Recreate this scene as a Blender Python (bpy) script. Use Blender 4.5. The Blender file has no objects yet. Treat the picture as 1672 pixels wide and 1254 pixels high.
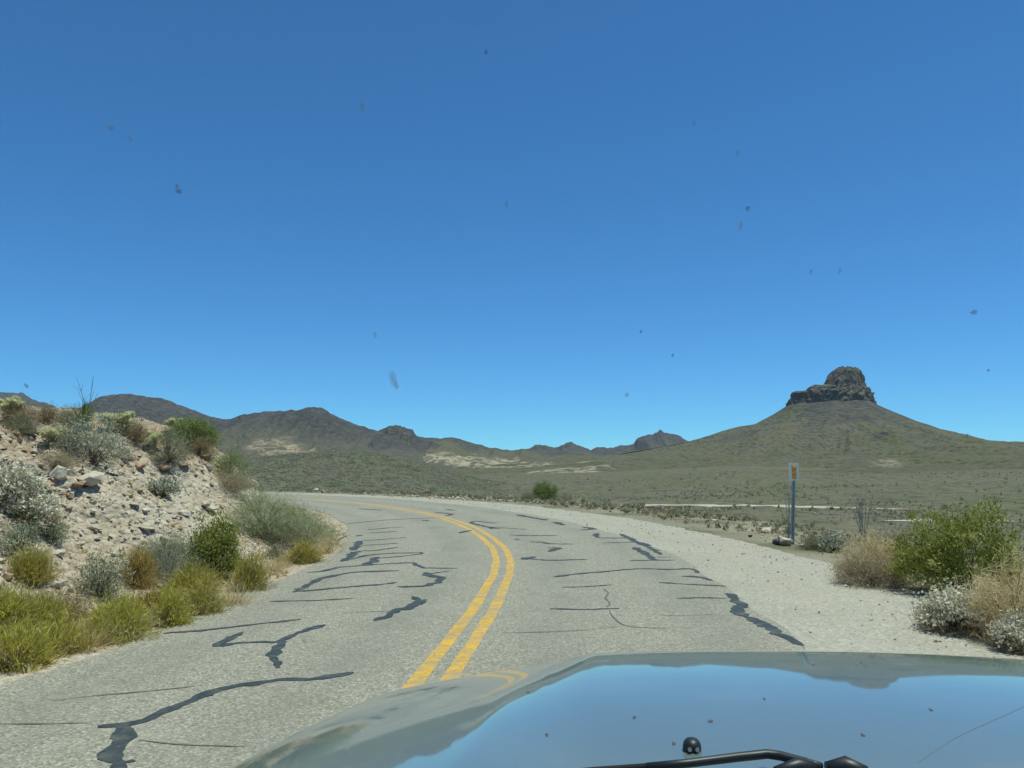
import bpy, bmesh, math, random
import numpy as np
from mathutils import Vector, Matrix

# ------------------------------------------------------------------ camera, sky, sun, exposure
scene = bpy.context.scene
COL = scene.collection
FPX, CX, CY, HOR = 1300.0, 836.0, 627.0, 757.0          # focal length and centre of the 1672x1254 photograph
CAM_H = 1.5
PITCH = math.atan((HOR - CY) / FPX)
cam_data = bpy.data.cameras.new("camera")
cam_data.sensor_width = 36.0
cam_data.lens = FPX / 1672.0 * 36.0
cam_data.clip_start = 0.05
cam_data.clip_end = 20000
cam = bpy.data.objects.new("camera", cam_data)
cam.location = (0, 0, CAM_H)
cam.rotation_euler = (math.radians(90) + PITCH, 0, 0)
COL.objects.link(cam)
scene.camera = cam

SUN_EL, SUN_AZ = math.radians(77), math.radians(80)    # azimuth from +Y (the view) towards +X
world = bpy.data.worlds.new("World")
scene.world = world
world.use_nodes = True
wn = world.node_tree
sky = wn.nodes.new("ShaderNodeTexSky")
sky.sky_type = 'NISHITA'
sky.sun_disc = False
sky.sun_elevation = SUN_EL
sky.sun_rotation = SUN_AZ
sky.altitude = 3000
sky.air_density = 1.0
sky.dust_density = 0.0
sky.ozone_density = 10.0
tint = wn.nodes.new("ShaderNodeMix")                    # deep desert blue, the same over the whole sky
tint.data_type = 'RGBA'
tint.blend_type = 'MULTIPLY'
tint.inputs[0].default_value = 1.0
tint.inputs[7].default_value = (0.54, 1.01, 1.16, 1)
wn.links.new(sky.outputs[0], tint.inputs[6])
wn.links.new(tint.outputs[2], wn.nodes["Background"].inputs[0])
wn.nodes["Background"].inputs[1].default_value = 0.112

sun_data = bpy.data.lights.new("sun", 'SUN')
sun_data.energy = 4.5
sun_data.angle = math.radians(0.55)
sun_data.color = (1.0, 0.985, 0.89)
sun = bpy.data.objects.new("sun", sun_data)
sd = Vector((math.sin(SUN_AZ) * math.cos(SUN_EL), math.cos(SUN_AZ) * math.cos(SUN_EL), math.sin(SUN_EL)))
sun.rotation_euler = (-sd).to_track_quat('-Z', 'Y').to_euler()
sun.location = (0, 0, 60)
COL.objects.link(sun)

vs = scene.view_settings
vs.view_transform = 'Standard'
vs.look = 'None'
vs.exposure = 0.1
vs.gamma = 1.0
scene.render.engine = 'CYCLES'
scene.cycles.max_bounces = 6
scene.cycles.diffuse_bounces = 2
scene.cycles.transparent_max_bounces = 12
scene.cycles.use_denoising = True
scene.cycles.caustics_reflective = False
scene.cycles.caustics_refractive = False

# ------------------------------------------------------------------ helpers: rays, noise, meshes, materials
CP, SP = math.cos(PITCH), math.sin(PITCH)


def ray(px, py):
    X, Y = (px - CX) / FPX, -(py - CY) / FPX
    return np.array([X, CP - Y * SP, SP + Y * CP])


def at_y(px, py, Y):
    d = ray(px, py)
    t = Y / d[1]
    return np.array([d[0] * t, Y, CAM_H + d[2] * t])


def at_z(px, py, z):
    d = ray(px, py)
    t = (z - CAM_H) / d[2]
    return np.array([d[0] * t, d[1] * t, z])


def _hash(ix, iy, iz, seed):
    n = (ix.astype(np.int64) * 374761393 + iy.astype(np.int64) * 668265263 + iz.astype(np.int64) * 2147483647 + seed * 974711) & 0x7fffffff
    n = ((n ^ (n >> 13)) * 1274126177) & 0x7fffffff
    n = (n ^ (n >> 16)) & 0x7fffffff
    return n / float(0x7fffffff)


def noise(x, y, z=0.0, seed=0):
    x, y, z = np.broadcast_arrays(np.asarray(x, float), np.asarray(y, float), np.asarray(z, float))
    ix, iy, iz = np.floor(x), np.floor(y), np.floor(z)
    fx, fy, fz = x - ix, y - iy, z - iz
    u, v, w = fx * fx * (3 - 2 * fx), fy * fy * (3 - 2 * fy), fz * fz * (3 - 2 * fz)
    def c(a, b, d): return _hash(ix + a, iy + b, iz + d, seed)
    x00 = c(0, 0, 0) * (1 - u) + c(1, 0, 0) * u
    x10 = c(0, 1, 0) * (1 - u) + c(1, 1, 0) * u
    r0 = x00 * (1 - v) + x10 * v
    x01 = c(0, 0, 1) * (1 - u) + c(1, 0, 1) * u
    x11 = c(0, 1, 1) * (1 - u) + c(1, 1, 1) * u
    r1 = x01 * (1 - v) + x11 * v
    return (r0 * (1 - w) + r1 * w) * 2 - 1


def fbm(x, y, z=0.0, seed=0, octv=4, gain=0.5):
    a, f, s = 1.0, 1.0, 0.0
    x, y = np.asarray(x, float), np.asarray(y, float)
    for o in range(octv):
        s = s + a * noise(x * f, y * f, np.asarray(z, float) * f, seed + o * 17)
        a *= gain
        f *= 2.03
    return s


def ridged(x, y, seed=0, octv=4):
    a, f, s = 1.0, 1.0, 0.0
    for o in range(octv):
        s = s + a * (1 - np.abs(noise(np.asarray(x) * f, np.asarray(y) * f, 0.0, seed + o * 31)) * 2)
        a *= 0.5
        f *= 2.1
    return s / 1.9


def sstep(a, b, x):
    t = np.clip((np.asarray(x, float) - a) / (b - a), 0, 1)
    return t * t * (3 - 2 * t)


def tag(o, label=None, cat=None, group=None, kind=None):
    if label: o["label"] = label
    if cat: o["category"] = cat
    if group: o["group"] = group
    if kind: o["kind"] = kind
    return o


def mesh_data(name, verts, faces, attrs=None, smooth=False, fattrs=None):
    """verts (n,3), faces (m,3) or (m,4)"""
    verts = np.asarray(verts, np.float32)
    me = bpy.data.meshes.new(name)
    faces = np.asarray(faces, np.int32)
    k = faces.shape[1]
    me.vertices.add(len(verts))
    me.vertices.foreach_set("co", verts.ravel())
    me.loops.add(faces.size)
    me.loops.foreach_set("vertex_index", faces.ravel())
    me.polygons.add(len(faces))
    me.polygons.foreach_set("loop_start", np.arange(0, faces.size, k, dtype=np.int32))
    me.polygons.foreach_set("loop_total", np.full(len(faces), k, np.int32))
    me.polygons.foreach_set("use_smooth", np.full(len(faces), smooth, bool))
    for nm, vals in (attrs or {}).items():
        a = me.attributes.new(nm, 'FLOAT', 'POINT')
        a.data.foreach_set("value", np.asarray(vals, np.float32))
    for nm, vals in (fattrs or {}).items():
        a = me.attributes.new(nm, 'FLOAT', 'FACE')
        a.data.foreach_set("value", np.asarray(vals, np.float32))
    me.update(calc_edges=True)
    me.validate()
    return me


def link(name, me, mat=None, parent=None, loc=None):
    o = bpy.data.objects.new(name, me)
    COL.objects.link(o)
    if mat is not None and me is not None and not me.materials:
        me.materials.append(mat)
    if parent is not None: o.parent = parent
    if loc is not None: o.location = loc
    return o


def empty(name, loc, rz=0.0):
    o = bpy.data.objects.new(name, None)
    COL.objects.link(o)
    o.location = loc
    o.rotation_euler = (0, 0, rz)
    o.empty_display_size = 0.2
    return o


def grid_faces(nu, nv, keep=None):
    i = np.arange(nu * nv).reshape(nu, nv)
    f = np.stack([i[:-1, :-1], i[1:, :-1], i[1:, 1:], i[:-1, 1:]], -1).reshape(-1, 4)
    if keep is not None:
        k = keep.reshape(nu, nv)
        kk = (k[:-1, :-1] & k[1:, :-1] & k[1:, 1:] & k[:-1, 1:]).reshape(-1)
        f = f[kk]
    return f


def tube(pts, rads, n=6, cap=True):
    """verts, quad faces of a tube along pts"""
    pts = [Vector(p) for p in pts]
    V, F = [], []
    for i, p in enumerate(pts):
        a = pts[max(i - 1, 0)]
        b = pts[min(i + 1, len(pts) - 1)]
        d = (b - a).normalized()
        ref = Vector((0, 0, 1)) if abs(d.z) < 0.9 else Vector((1, 0, 0))
        s = d.cross(ref).normalized()
        u = s.cross(d)
        r = rads[i] if hasattr(rads, '__len__') else rads
        for k in range(n):
            an = 2 * math.pi * k / n
            V.append(tuple(p + s * (r * math.cos(an)) + u * (r * math.sin(an))))
    for i in range(len(pts) - 1):
        for k in range(n):
            F.append((i * n + k, i * n + (k + 1) % n, (i + 1) * n + (k + 1) % n, (i + 1) * n + k))
    if cap:
        for base, rev in ((0, True), ((len(pts) - 1) * n, False)):
            c = len(V)
            cen = np.mean(np.array(V[base:base + n]), axis=0)
            V.append(tuple(cen))
            for k in range(n):
                q = (base + k, base + (k + 1) % n, c, c)
                F.append(q if not rev else (q[1], q[0], c, c))
    return V, F


class MB:
    """collects polygons into one mesh"""
    def __init__(self): self.v, self.f = [], []
    def add(self, V, F):
        o = len(self.v)
        self.v += [tuple(map(float, p)) for p in V]
        for f in F:
            g = []
            for i in f:
                if o + i not in g: g.append(o + i)
            self.f.append(g)
        return self
    def tube(self, pts, r, n=6): return self.add(*tube(pts, r, n))
    def box(self, c, s, rot=None):
        V = [Vector((x * s[0] / 2, y * s[1] / 2, z * s[2] / 2)) for x in (-1, 1) for y in (-1, 1) for z in (-1, 1)]
        if rot is not None: V = [rot @ v for v in V]
        V = [v + Vector(c) for v in V]
        return self.add(V, [(0, 1, 3, 2), (4, 6, 7, 5), (0, 4, 5, 1), (2, 3, 7, 6), (0, 2, 6, 4), (1, 5, 7, 3)])
    def build(self, name, mat, parent=None, loc=None, smooth=False, bevel=0.0):
        me = bpy.data.meshes.new(name)
        me.from_pydata(self.v, [], self.f)
        me.update()
        if bevel > 0:
            bm = bmesh.new(); bm.from_mesh(me)
            bmesh.ops.bevel(bm, geom=bm.edges[:], offset=bevel, segments=2, affect='EDGES')
            bm.to_mesh(me); bm.free()
        for p in me.polygons: p.use_smooth = smooth
        return link(name, me, mat, parent, loc)


class NT:
    """tiny node tree builder"""
    def __init__(self, name, rough=0.9, spec=0.2):
        self.m = bpy.data.materials.new(name)
        self.m.use_nodes = True
        self.t = self.m.node_tree
        self.b = self.t.nodes["Principled BSDF"]
        self.b.inputs["Roughness"].default_value = rough
        self.b.inputs["Specular IOR Level"].default_value = spec
        self.out = self.t.nodes["Material Output"]
    def n(self, typ, **kw):
        nd = self.t.nodes.new(typ)
        for k, v in kw.items(): setattr(nd, k, v)
        return nd
    def l(self, a, b): self.t.links.new(a, b)
    def coord(self):
        return self.n("ShaderNodeTexCoord").outputs["Object"]
    def geo(self): return self.n("ShaderNodeNewGeometry").outputs["Position"]
    def attr(self, name): return self.n("ShaderNodeAttribute", attribute_name=name).outputs["Fac"]
    def noise(self, vec, scale, detail=4, rough=0.55, dist=0.0):
        nd = self.n("ShaderNodeTexNoise")
        nd.inputs["Scale"].default_value = scale
        nd.inputs["Detail"].default_value = detail
        nd.inputs["Roughness"].default_value = rough
        nd.inputs["Distortion"].default_value = dist
        self.l(vec, nd.inputs["Vector"])
        return nd.outputs["Fac"]
    def vor(self, vec, scale, feature='F1', out="Distance", rnd=1.0):
        nd = self.n("ShaderNodeTexVoronoi", feature=feature)
        nd.inputs["Scale"].default_value = scale
        nd.inputs["Randomness"].default_value = rnd
        self.l(vec, nd.inputs["Vector"])
        return nd.outputs[out]
    def vmul(self, vec, s):
        nd = self.n("ShaderNodeVectorMath", operation='MULTIPLY')
        self.l(vec, nd.inputs[0]); nd.inputs[1].default_value = s
        return nd.outputs[0]
    def math(self, op, a, b=None, clamp=False):
        nd = self.n("ShaderNodeMath", operation=op, use_clamp=clamp)
        for i, v in enumerate((a, b)):
            if v is None: continue
            if isinstance(v, (int, float)): nd.inputs[i].default_value = v
            else: self.l(v, nd.inputs[i])
        return nd.outputs[0]
    def ramp(self, fac, stops, interp='LINEAR'):
        nd = self.n("ShaderNodeValToRGB")
        cr = nd.color_ramp
        cr.interpolation = interp
        while len(cr.elements) < len(stops): cr.elements.new(0.5)
        for e, (p, c) in zip(cr.elements, stops):
            e.position = p
            e.color = (c[0], c[1], c[2], 1) if hasattr(c, '__len__') else (c, c, c, 1)
        self.l(fac, nd.inputs[0])
        return nd.outputs["Color"]
    def mix(self, fac, a, b, mode='MIX'):
        nd = self.n("ShaderNodeMix", data_type='RGBA', blend_type=mode)
        for sock, v in ((nd.inputs[0], fac), (nd.inputs[6], a), (nd.inputs[7], b)):
            if isinstance(v, (int, float)): sock.default_value = v
            elif isinstance(v, (tuple, list)): sock.default_value = (v[0], v[1], v[2], 1)
            else: self.l(v, sock)
        return nd.outputs[2]
    def color(self, c):
        if isinstance(c, (tuple, list)): self.b.inputs["Base Color"].default_value = (c[0], c[1], c[2], 1)
        else: self.l(c, self.b.inputs["Base Color"])
        return self
    def bump(self, h, strength=0.5, dist=0.02):
        nd = self.n("ShaderNodeBump")
        nd.inputs["Strength"].default_value = strength
        nd.inputs["Distance"].default_value = dist
        self.l(h, nd.inputs["Height"])
        self.l(nd.outputs[0], self.b.inputs["Normal"])
        return self


def leaf_mat(name, stops, transl=0.3, rough=0.7):
    k = NT(name, rough, 0.15)
    c = k.ramp(k.attr("tint"), stops)
    k.color(c)
    tr = k.n("ShaderNodeBsdfTranslucent")
    k.l(c, tr.inputs[0])
    mx = k.n("ShaderNodeMixShader")
    mx.inputs[0].default_value = transl
    k.l(k.b.outputs[0], mx.inputs[1]); k.l(tr.outputs[0], mx.inputs[2])
    k.l(mx.outputs[0], k.out.inputs[0])
    return k.m


# ------------------------------------------------------------------ the line of the road
CTRL = [(-4.6, -40), (-1.9, -10), (-0.55, 5.6), (-0.30, 8.1), (-0.14, 10.8), (-0.22, 14.2), (-1.14, 19.5), (-2.75, 24.4),
        (-5.6, 30), (-9.6, 34.6), (-15, 38.2), (-22, 40.6), (-32, 41.8), (-60, 42), (-120, 36)]


def catmull(P, step=0.4):
    P = [np.array(p, float) for p in P]
    P = [2 * P[0] - P[1]] + P + [2 * P[-1] - P[-2]]
    out = []
    for i in range(1, len(P) - 2):
        a, b, c, d = P[i - 1:i + 3]
        n = max(2, int(np.linalg.norm(c - b) / step))
        for k in range(n):
            t = k / n
            out.append(0.5 * (2 * b + (c - a) * t + (2 * a - 5 * b + 4 * c - d) * t * t + (3 * b - a - 3 * c + d) * t ** 3))
    out.append(P[-2])
    return np.array(out)


def smooth_line(L, n):
    for _ in range(n):
        L[1:-1] = 0.25 * L[:-2] + 0.5 * L[1:-1] + 0.25 * L[2:]
    return L


CENTRE = smooth_line(catmull(CTRL), 12)
TAN = np.gradient(CENTRE, axis=0)
TAN /= np.linalg.norm(TAN, axis=1)[:, None]
NRM = np.stack([TAN[:, 1], -TAN[:, 0]], 1)               # to the right of the road
ARC = np.concatenate([[0], np.cumsum(np.linalg.norm(np.diff(CENTRE, axis=0), axis=1))])
HALF = 2.78


def signed_dist(x, y):
    """distance from the centre line, + on the right; far points use a thinned line"""
    x, y = np.asarray(x, float), np.asarray(y, float)
    sh = x.shape
    P = np.stack([x.ravel(), y.ravel()], 1)
    out = np.empty(len(P))
    for i in range(0, len(P), 20000):
        q = P[i:i + 20000]
        d2 = (q[:, None, 0] - CENTRE[None, :, 0]) ** 2 + (q[:, None, 1] - CENTRE[None, :, 1]) ** 2
        j = d2.argmin(1)
        v = q - CENTRE[j]
        s = v[:, 0] * NRM[j, 0] + v[:, 1] * NRM[j, 1]
        dist = np.sqrt(d2[np.arange(len(q)), j])
        out[i:i + 20000] = np.where(dist < 1.5, s, dist * np.sign(s + 1e-9))
    return out.reshape(sh)


BD = np.array([-1, 0.7, 1.1, 1.5, 1.9, 2.3, 2.9, 3.5, 4.3, 5.2, 6.5, 9, 14, 25, 60, 400])
BH = np.array([0, 0.0, 0.05, 0.24, 0.52, 0.80, 1.20, 1.62, 2.02, 2.26, 2.42, 2.62, 2.75, 2.6, 1.5, 1.0])


def bank_h(x, y, sd_, detail=True):
    d = -sd_ - HALF
    steep = 1 + 0.55 * sstep(12, 18, y)
    dd = (d - 0.75 * sstep(16, 21, y)) * steep + 0.25 * noise(x * 0.35, y * 0.35, 0, 5)
    h = np.interp(dd, BD, BH)
    if detail:
        m = sstep(1.0, 2.4, dd)
        h = h + m * (0.10 * fbm(x * 0.8, y * 0.8, 0, 11, 3))
        h = h - m * sstep(7.0, 4.0, dd) * 0.11 * sstep(0.35, 0.9, ridged(y * 0.75 + 0.3 * noise(x, y, 0, 66), x * 0.14, 65, 3))   # runnels down the face
        # strata ledges on the cut face
        led = h * 3.1 + 0.5 * noise(x * 0.6, y * 0.6, 0, 21)
        fr = led - np.floor(led)
        h = h + m * sstep(5.6, 3.2, dd) * 0.14 * (sstep(0.25, 0.95, fr) - fr) * 1.5
        h = h + sstep(0.5, 1.6, dd) * (0.06 * ridged(x * 2.3, y * 2.3, 41, 3) + 0.035 * fbm(x * 6, y * 6, 0, 43, 2))
    return h


def ground_h(x, y, sd_):
    d = sd_ - HALF
    fall = -3.9 * sstep(2.9, 27, d)
    n = sstep(3.0, 6.0, d) * (0.10 * fbm(x * 0.5, y * 0.5, 0, 3, 3)) + sstep(18, 90, d) * (1.3 * fbm(x * 0.014, y * 0.014, 0, 4, 3) + 0.15 * fbm(x * 0.06, y * 0.06, 0, 14, 2))
    rr_ = np.hypot(x, y)
    rise = 2.3 * sstep(80, 300, rr_) * sstep(0.05, 0.28, x / np.maximum(y, 1.0)) * (y > 0)
    return np.where(d > 0, fall + n + rise * sstep(20, 40, d), 0.0)


def surf(x, y):
    s = signed_dist(x, y)
    return np.where(s < -HALF, bank_h(x, y, s), ground_h(x, y, s))


def hit(px, py, tmax=140.0):
    d = ray(px, py)
    t = np.concatenate([np.arange(3, 40, 0.03), np.arange(40, tmax, 0.3)])
    x, y, z = d[0] * t, d[1] * t, CAM_H + d[2] * t
    g = surf(x, y)
    k = np.argmax(z < g)
    if not (z < g).any(): k = len(t) - 1
    return np.array([x[k], y[k], g[k]])


OL1, OL2 = (0.104, 0.116, 0.042), (0.148, 0.128, 0.076)           # olive and brown of the desert slopes

# ------------------------------------------------------------------ materials of the setting
def slope_colour(k, p, veg1, veg2, dot):
    """scrub-covered desert slope: olive and brown patches, shrub dots"""
    big = k.noise(p, 0.012, 6, 0.6)
    c = k.ramp(big, [(0.32, veg1), (0.5, tuple(0.5 * (a + b) for a, b in zip(veg1, veg2))), (0.66, veg2)])
    c = k.mix(k.ramp(k.noise(p, 0.035, 6, 0.7), [(0.40, 0.0), (0.62, 0.7)]), c, (0.145, 0.120, 0.098))
    c = k.mix(k.ramp(k.noise(p, 0.02, 6, 0.7), [(0.52, 0.0), (0.66, 0.6)]), c, (0.085, 0.09, 0.055))
    d1 = k.vor(p, dot)
    c = k.mix(k.ramp(d1, [(0.2, 0.75), (0.45, 0.0)]), c, (0.052, 0.060, 0.028))
    c = k.mix(k.ramp(k.vor(p, dot * 2.3), [(0.16, 0.5), (0.4, 0.0)]), c, (0.20, 0.19, 0.13))
    return c, d1


def mat_scrub_ground():
    k = NT("scrub_ground")
    p = k.geo()
    a = k.noise(p, 0.35, 5)
    soil = k.ramp(a, [(0.3, (0.18, 0.155, 0.10)), (0.55, (0.235, 0.21, 0.145)), (0.75, (0.30, 0.27, 0.195))])
    veg = k.ramp(k.noise(p, 0.05, 5, 0.6), [(0.3, (0.070, 0.084, 0.034)), (0.5, (0.098, 0.102, 0.048)), (0.7, (0.132, 0.114, 0.070))])
    dots = k.vor(p, 0.55)
    dotm = k.ramp(dots, [(0.28, 1.0), (0.5, 0.0)])
    c = k.mix(k.math('MULTIPLY', dotm, 0.75), soil, veg)
    far = k.attr("far")
    slope, d1 = slope_colour(k, p, OL1, OL2, 0.3)
    c = k.mix(k.math('MULTIPLY', far, 0.94), c, slope)
    k.color(c)
    b1 = k.n("ShaderNodeBump"); b1.inputs["Strength"].default_value = 0.5; b1.inputs["Distance"].default_value = 0.1
    k.l(k.noise(p, 3, 6), b1.inputs["Height"])
    b2 = k.n("ShaderNodeBump"); b2.inputs["Distance"].default_value = 3.5
    k.l(k.math('MULTIPLY', far, 0.95), b2.inputs["Strength"])
    k.l(k.math('ADD', k.noise(p, 0.09, 7, 0.7), k.math('MULTIPLY', d1, -0.4)), b2.inputs["Height"])
    k.l(b1.outputs[0], b2.inputs["Normal"])
    k.l(b2.outputs[0], k.b.inputs["Normal"])
    return k.m


def mat_gravel():
    k = NT("pale_gravel")
    p = k.geo()
    big = k.noise(p, 0.6, 4)
    base = k.ramp(big, [(0.3, (0.30, 0.275, 0.215)), (0.55, (0.345, 0.32, 0.255)), (0.75, (0.385, 0.345, 0.265))])
    sp = k.vor(p, 38, out="Color")
    spv = k.n("ShaderNodeSeparateColor"); k.l(sp, spv.inputs[0])
    stones = k.ramp(spv.outputs[0], [(0.0, (0.17, 0.15, 0.12)), (0.35, (0.33, 0.305, 0.245)), (0.8, (0.385, 0.36, 0.295)), (1.0, (0.58, 0.55, 0.47))])
    c = k.mix(0.42, base, stones)
    tracks = k.noise(k.vmul(p, (1.6, 0.16, 1)), 1.0, 3)
    c = k.mix(k.ramp(tracks, [(0.45, 0.0), (0.7, 0.35)]), c, (0.36, 0.29, 0.20))
    k.color(c)
    k.bump(k.vor(p, 38), 0.6, 0.015)
    return k.m


def mat_bank():
    k = NT("cut_bank_earth")
    p = k.geo()
    white = k.ramp(k.noise(p, 1.6, 5), [(0.3, (0.36, 0.285, 0.195)), (0.5, (0.45, 0.375, 0.275)), (0.7, (0.53, 0.47, 0.37))])
    red = k.ramp(k.noise(p, 2.6, 5), [(0.3, (0.25, 0.155, 0.09)), (0.5, (0.37, 0.255, 0.155)), (0.7, (0.45, 0.36, 0.25))])
    zone = k.math('ADD', k.math('ADD', k.attr("red"), 0.14), k.math('MULTIPLY', k.math('SUBTRACT', k.noise(p, 0.9, 4), 0.5), 1.3), clamp=True)
    c = k.mix(zone, white, red)
    st = k.vor(p, 11, out="Color")
    sv = k.n("ShaderNodeSeparateColor"); k.l(st, sv.inputs[0])
    c = k.mix(0.38, c, k.ramp(sv.outputs[0], [(0.0, (0.19, 0.14, 0.10)), (0.3, (0.34, 0.27, 0.19)), (0.8, (0.45, 0.385, 0.29)), (1, (0.60, 0.55, 0.45))]))
    c = k.mix(k.ramp(k.noise(p, 14, 3), [(0.28, 0.45), (0.42, 0.0)]), c, (0.14, 0.105, 0.075))
    k.color(c)
    h = k.math('ADD', k.math('MULTIPLY', k.vor(p, 11), -0.6), k.noise(p, 9, 5))
    k.bump(h, 1.0, 0.09)
    return k.m


def mat_asphalt():
    k = NT("old_chip_seal_asphalt", 0.85, 0.25)
    p = k.geo()
    big = k.noise(p, 0.35, 4)
    base = k.ramp(big, [(0.3, (0.255, 0.236, 0.166)), (0.7, (0.306, 0.283, 0.202))])
    col = k.vor(p, 75, out="Color")
    sv = k.n("ShaderNodeSeparateColor"); k.l(col, sv.inputs[0])
    chips = k.ramp(sv.outputs[0], [(0.0, (0.085, 0.08, 0.068)), (0.3, (0.20, 0.185, 0.15)), (0.7, (0.28, 0.26, 0.21)), (1.0, (0.50, 0.46, 0.38))])
    c = k.mix(0.62, base, chips)
    g = k.noise(p, 26, 3, 0.7)
    c = k.mix(k.ramp(g, [(0.25, 0.35), (0.5, 0.0)]), c, (0.12, 0.112, 0.095))
    c = k.mix(k.ramp(g, [(0.58, 0.0), (0.8, 0.4)]), c, (0.40, 0.37, 0.30))
    # long dull wheel stains along the road
    c = k.mix(k.math('MULTIPLY', k.attr("track"), k.ramp(k.noise(p, 1.3, 4), [(0.3, 0.05), (0.7, 0.6)])), c, (0.17, 0.16, 0.13))
    c = k.mix(k.ramp(k.noise(p, 0.8, 6, 0.7), [(0.55, 0.0), (0.75, 0.45)]), c, (0.33, 0.31, 0.24))
    c = k.mix(k.ramp(k.noise(k.vmul(p, (3.0, 0.5, 1)), 1.2, 4, 0.6), [(0.58, 0.0), (0.75, 0.35)]), c, (0.15, 0.142, 0.118))
    k.color(c)
    k.bump(k.math('ADD', k.vor(p, 75), k.noise(p, 30, 3)), 0.5, 0.006)
    return k.m


def mat_yellow():
    k = NT("yellow_road_paint", 0.8, 0.25)
    p = k.geo()
    n = k.noise(p, 9, 5, 0.65)
    c = k.ramp(n, [(0.28, (0.36, 0.26, 0.10)), (0.5, (0.57, 0.32, 0.045)), (0.75, (0.60, 0.39, 0.10))])
    sp = k.vor(p, 60, out="Color")
    sv = k.n("ShaderNodeSeparateColor"); k.l(sp, sv.inputs[0])
    c = k.mix(k.ramp(sv.outputs[0], [(0.8, 0.0), (0.86, 0.6)]), c, (0.22, 0.19, 0.13))
    c = k.mix(k.ramp(k.noise(p, 3.5, 6, 0.7), [(0.46, 0.0), (0.64, 0.75)]), c, (0.29, 0.25, 0.165))
    k.color(c)
    k.bump(k.vor(p, 75), 0.4, 0.004)
    return k.m


def mat_tar():
    k = NT("crack_sealing_tar", 0.6, 0.3)
    p = k.geo()
    c = k.ramp(k.noise(p, 16, 4), [(0.3, (0.024, 0.032, 0.033)), (0.7, (0.058, 0.066, 0.064))])
    c = k.mix(k.ramp(k.noise(p, 5, 6, 0.75), [(0.5, 0.0), (0.72, 0.75)]), c, (0.15, 0.145, 0.12))
    k.color(c)
    k.bump(k.noise(p, 40, 3), 0.4, 0.006)
    return k.m


def mat_hill(name, veg1, veg2, rockc, pale, dot=0.16):
    k = NT(name, 0.95, 0.1)
    p = k.geo()
    c, d1 = slope_colour(k, p, veg1, veg2, dot)
    rk = k.math('ADD', k.attr("rock"), k.math('MULTIPLY', k.math('SUBTRACT', k.noise(p, 0.04, 5, 0.7), 0.5), 1.5), clamp=True)
    rk = k.math('MULTIPLY', rk, k.math('MULTIPLY', k.attr("rock"), 2.2, clamp=True))
    rc = k.ramp(k.noise(k.vmul(p, (1, 1, 3)), 0.10, 5, 0.7), [(0.3, tuple(x * 0.5 for x in rockc)), (0.5, rockc), (0.72, tuple(x * 1.9 for x in rockc))])
    c = k.mix(rk, c, rc)
    pm = k.math('MULTIPLY', k.attr("pale"), k.ramp(k.noise(k.vmul(p, (1, 0.35, 3.0)), 0.075, 6, 0.75, 0.6), [(0.45, 0.0), (0.55, 0.9)]))
    pc = k.ramp(k.noise(k.vmul(p, (1, 1, 4)), 0.06, 4), [(0.3, tuple(x * 0.62 for x in pale)), (0.5, pale), (0.7, tuple(min(1, x * 1.15) for x in pale))])
    c = k.mix(pm, c, pc)
    k.color(c)
    k.bump(k.math('ADD', k.noise(p, 0.09, 7, 0.7), k.math('MULTIPLY', d1, -0.4)), 1.0, 5.5)
    return k.m


# ------------------------------------------------------------------ ground, bank, road, shoulders
def build_ground():
    ang = np.radians(np.concatenate([np.arange(-180, -50, 5.0), np.arange(-50, 50, 0.3), np.arange(50, 180.1, 5.0)]))
    r = np.concatenate([[0.3], np.geomspace(0.8, 3400, 260)])
    A, R = np.meshgrid(ang, r, indexing='ij')
    x, y = R * np.sin(A), R * np.cos(A)
    sd_ = signed_dist(x, y)
    z = ground_h(x, y, sd_)
    left = sd_ < -HALF
    zb = bank_h(x, y, sd_ + 0.9, detail=False) - 0.4
    z = np.where(left, np.where(zb < -0.3, -0.12, zb), z)
    z = np.where((sd_ >= -HALF) & (sd_ < HALF + 2.0), -0.05, z - 0.012)
    far = sstep(22, 90, R)
    me = mesh_data("ground", np.stack([x, y, z], -1).reshape(-1, 3), grid_faces(len(ang), len(r)), {"far": far.ravel()}, True)
    o = link("ground", me, mat_scrub_ground())
    tag(o, "dry scrubby desert floor stretching from the road to the hills", "ground", kind="structure")


def build_bank():
    xs = np.concatenate([np.arange(-60, -16, 1.0), np.arange(-16, -2.2, 0.075)])
    ys = np.concatenate([np.arange(-20, 2, 0.5), np.arange(2, 26, 0.085), np.arange(26, 40, 0.4)])
    X, Y = np.meshgrid(xs, ys, indexing='ij')
    sd_ = signed_dist(X, Y)
    Z = bank_h(X, Y, sd_)
    d = -sd_ - HALF
    keep = d > -0.25
    edge = sstep(0.9, 0.1, d)
    Z = Z + 0.013 * edge
    red = sstep(1.0, 1.75, Z + 0.35 * fbm(X * 0.5, Y * 0.5, 0, 61, 3)) * 0.85 + 0.35 * sstep(1.2, 0.4, Z) * sstep(0.2, 0.9, d)
    red = red - 0.9 * sstep(0.3, 0.9, Z) * sstep(1.9, 1.2, Z) * sstep(-3, 0, -X - 4 + 4)
    me = mesh_data("bank", np.stack([X, Y, Z], -1).reshape(-1, 3), grid_faces(len(xs), len(ys), keep), {"red": np.clip(red, 0, 1).ravel()}, True)
    o = link("roadside_bank", me, mat_bank())
    tag(o, "pale stony earth bank cut along the inside of the bend", "bank", kind="structure")
    return o


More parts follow.
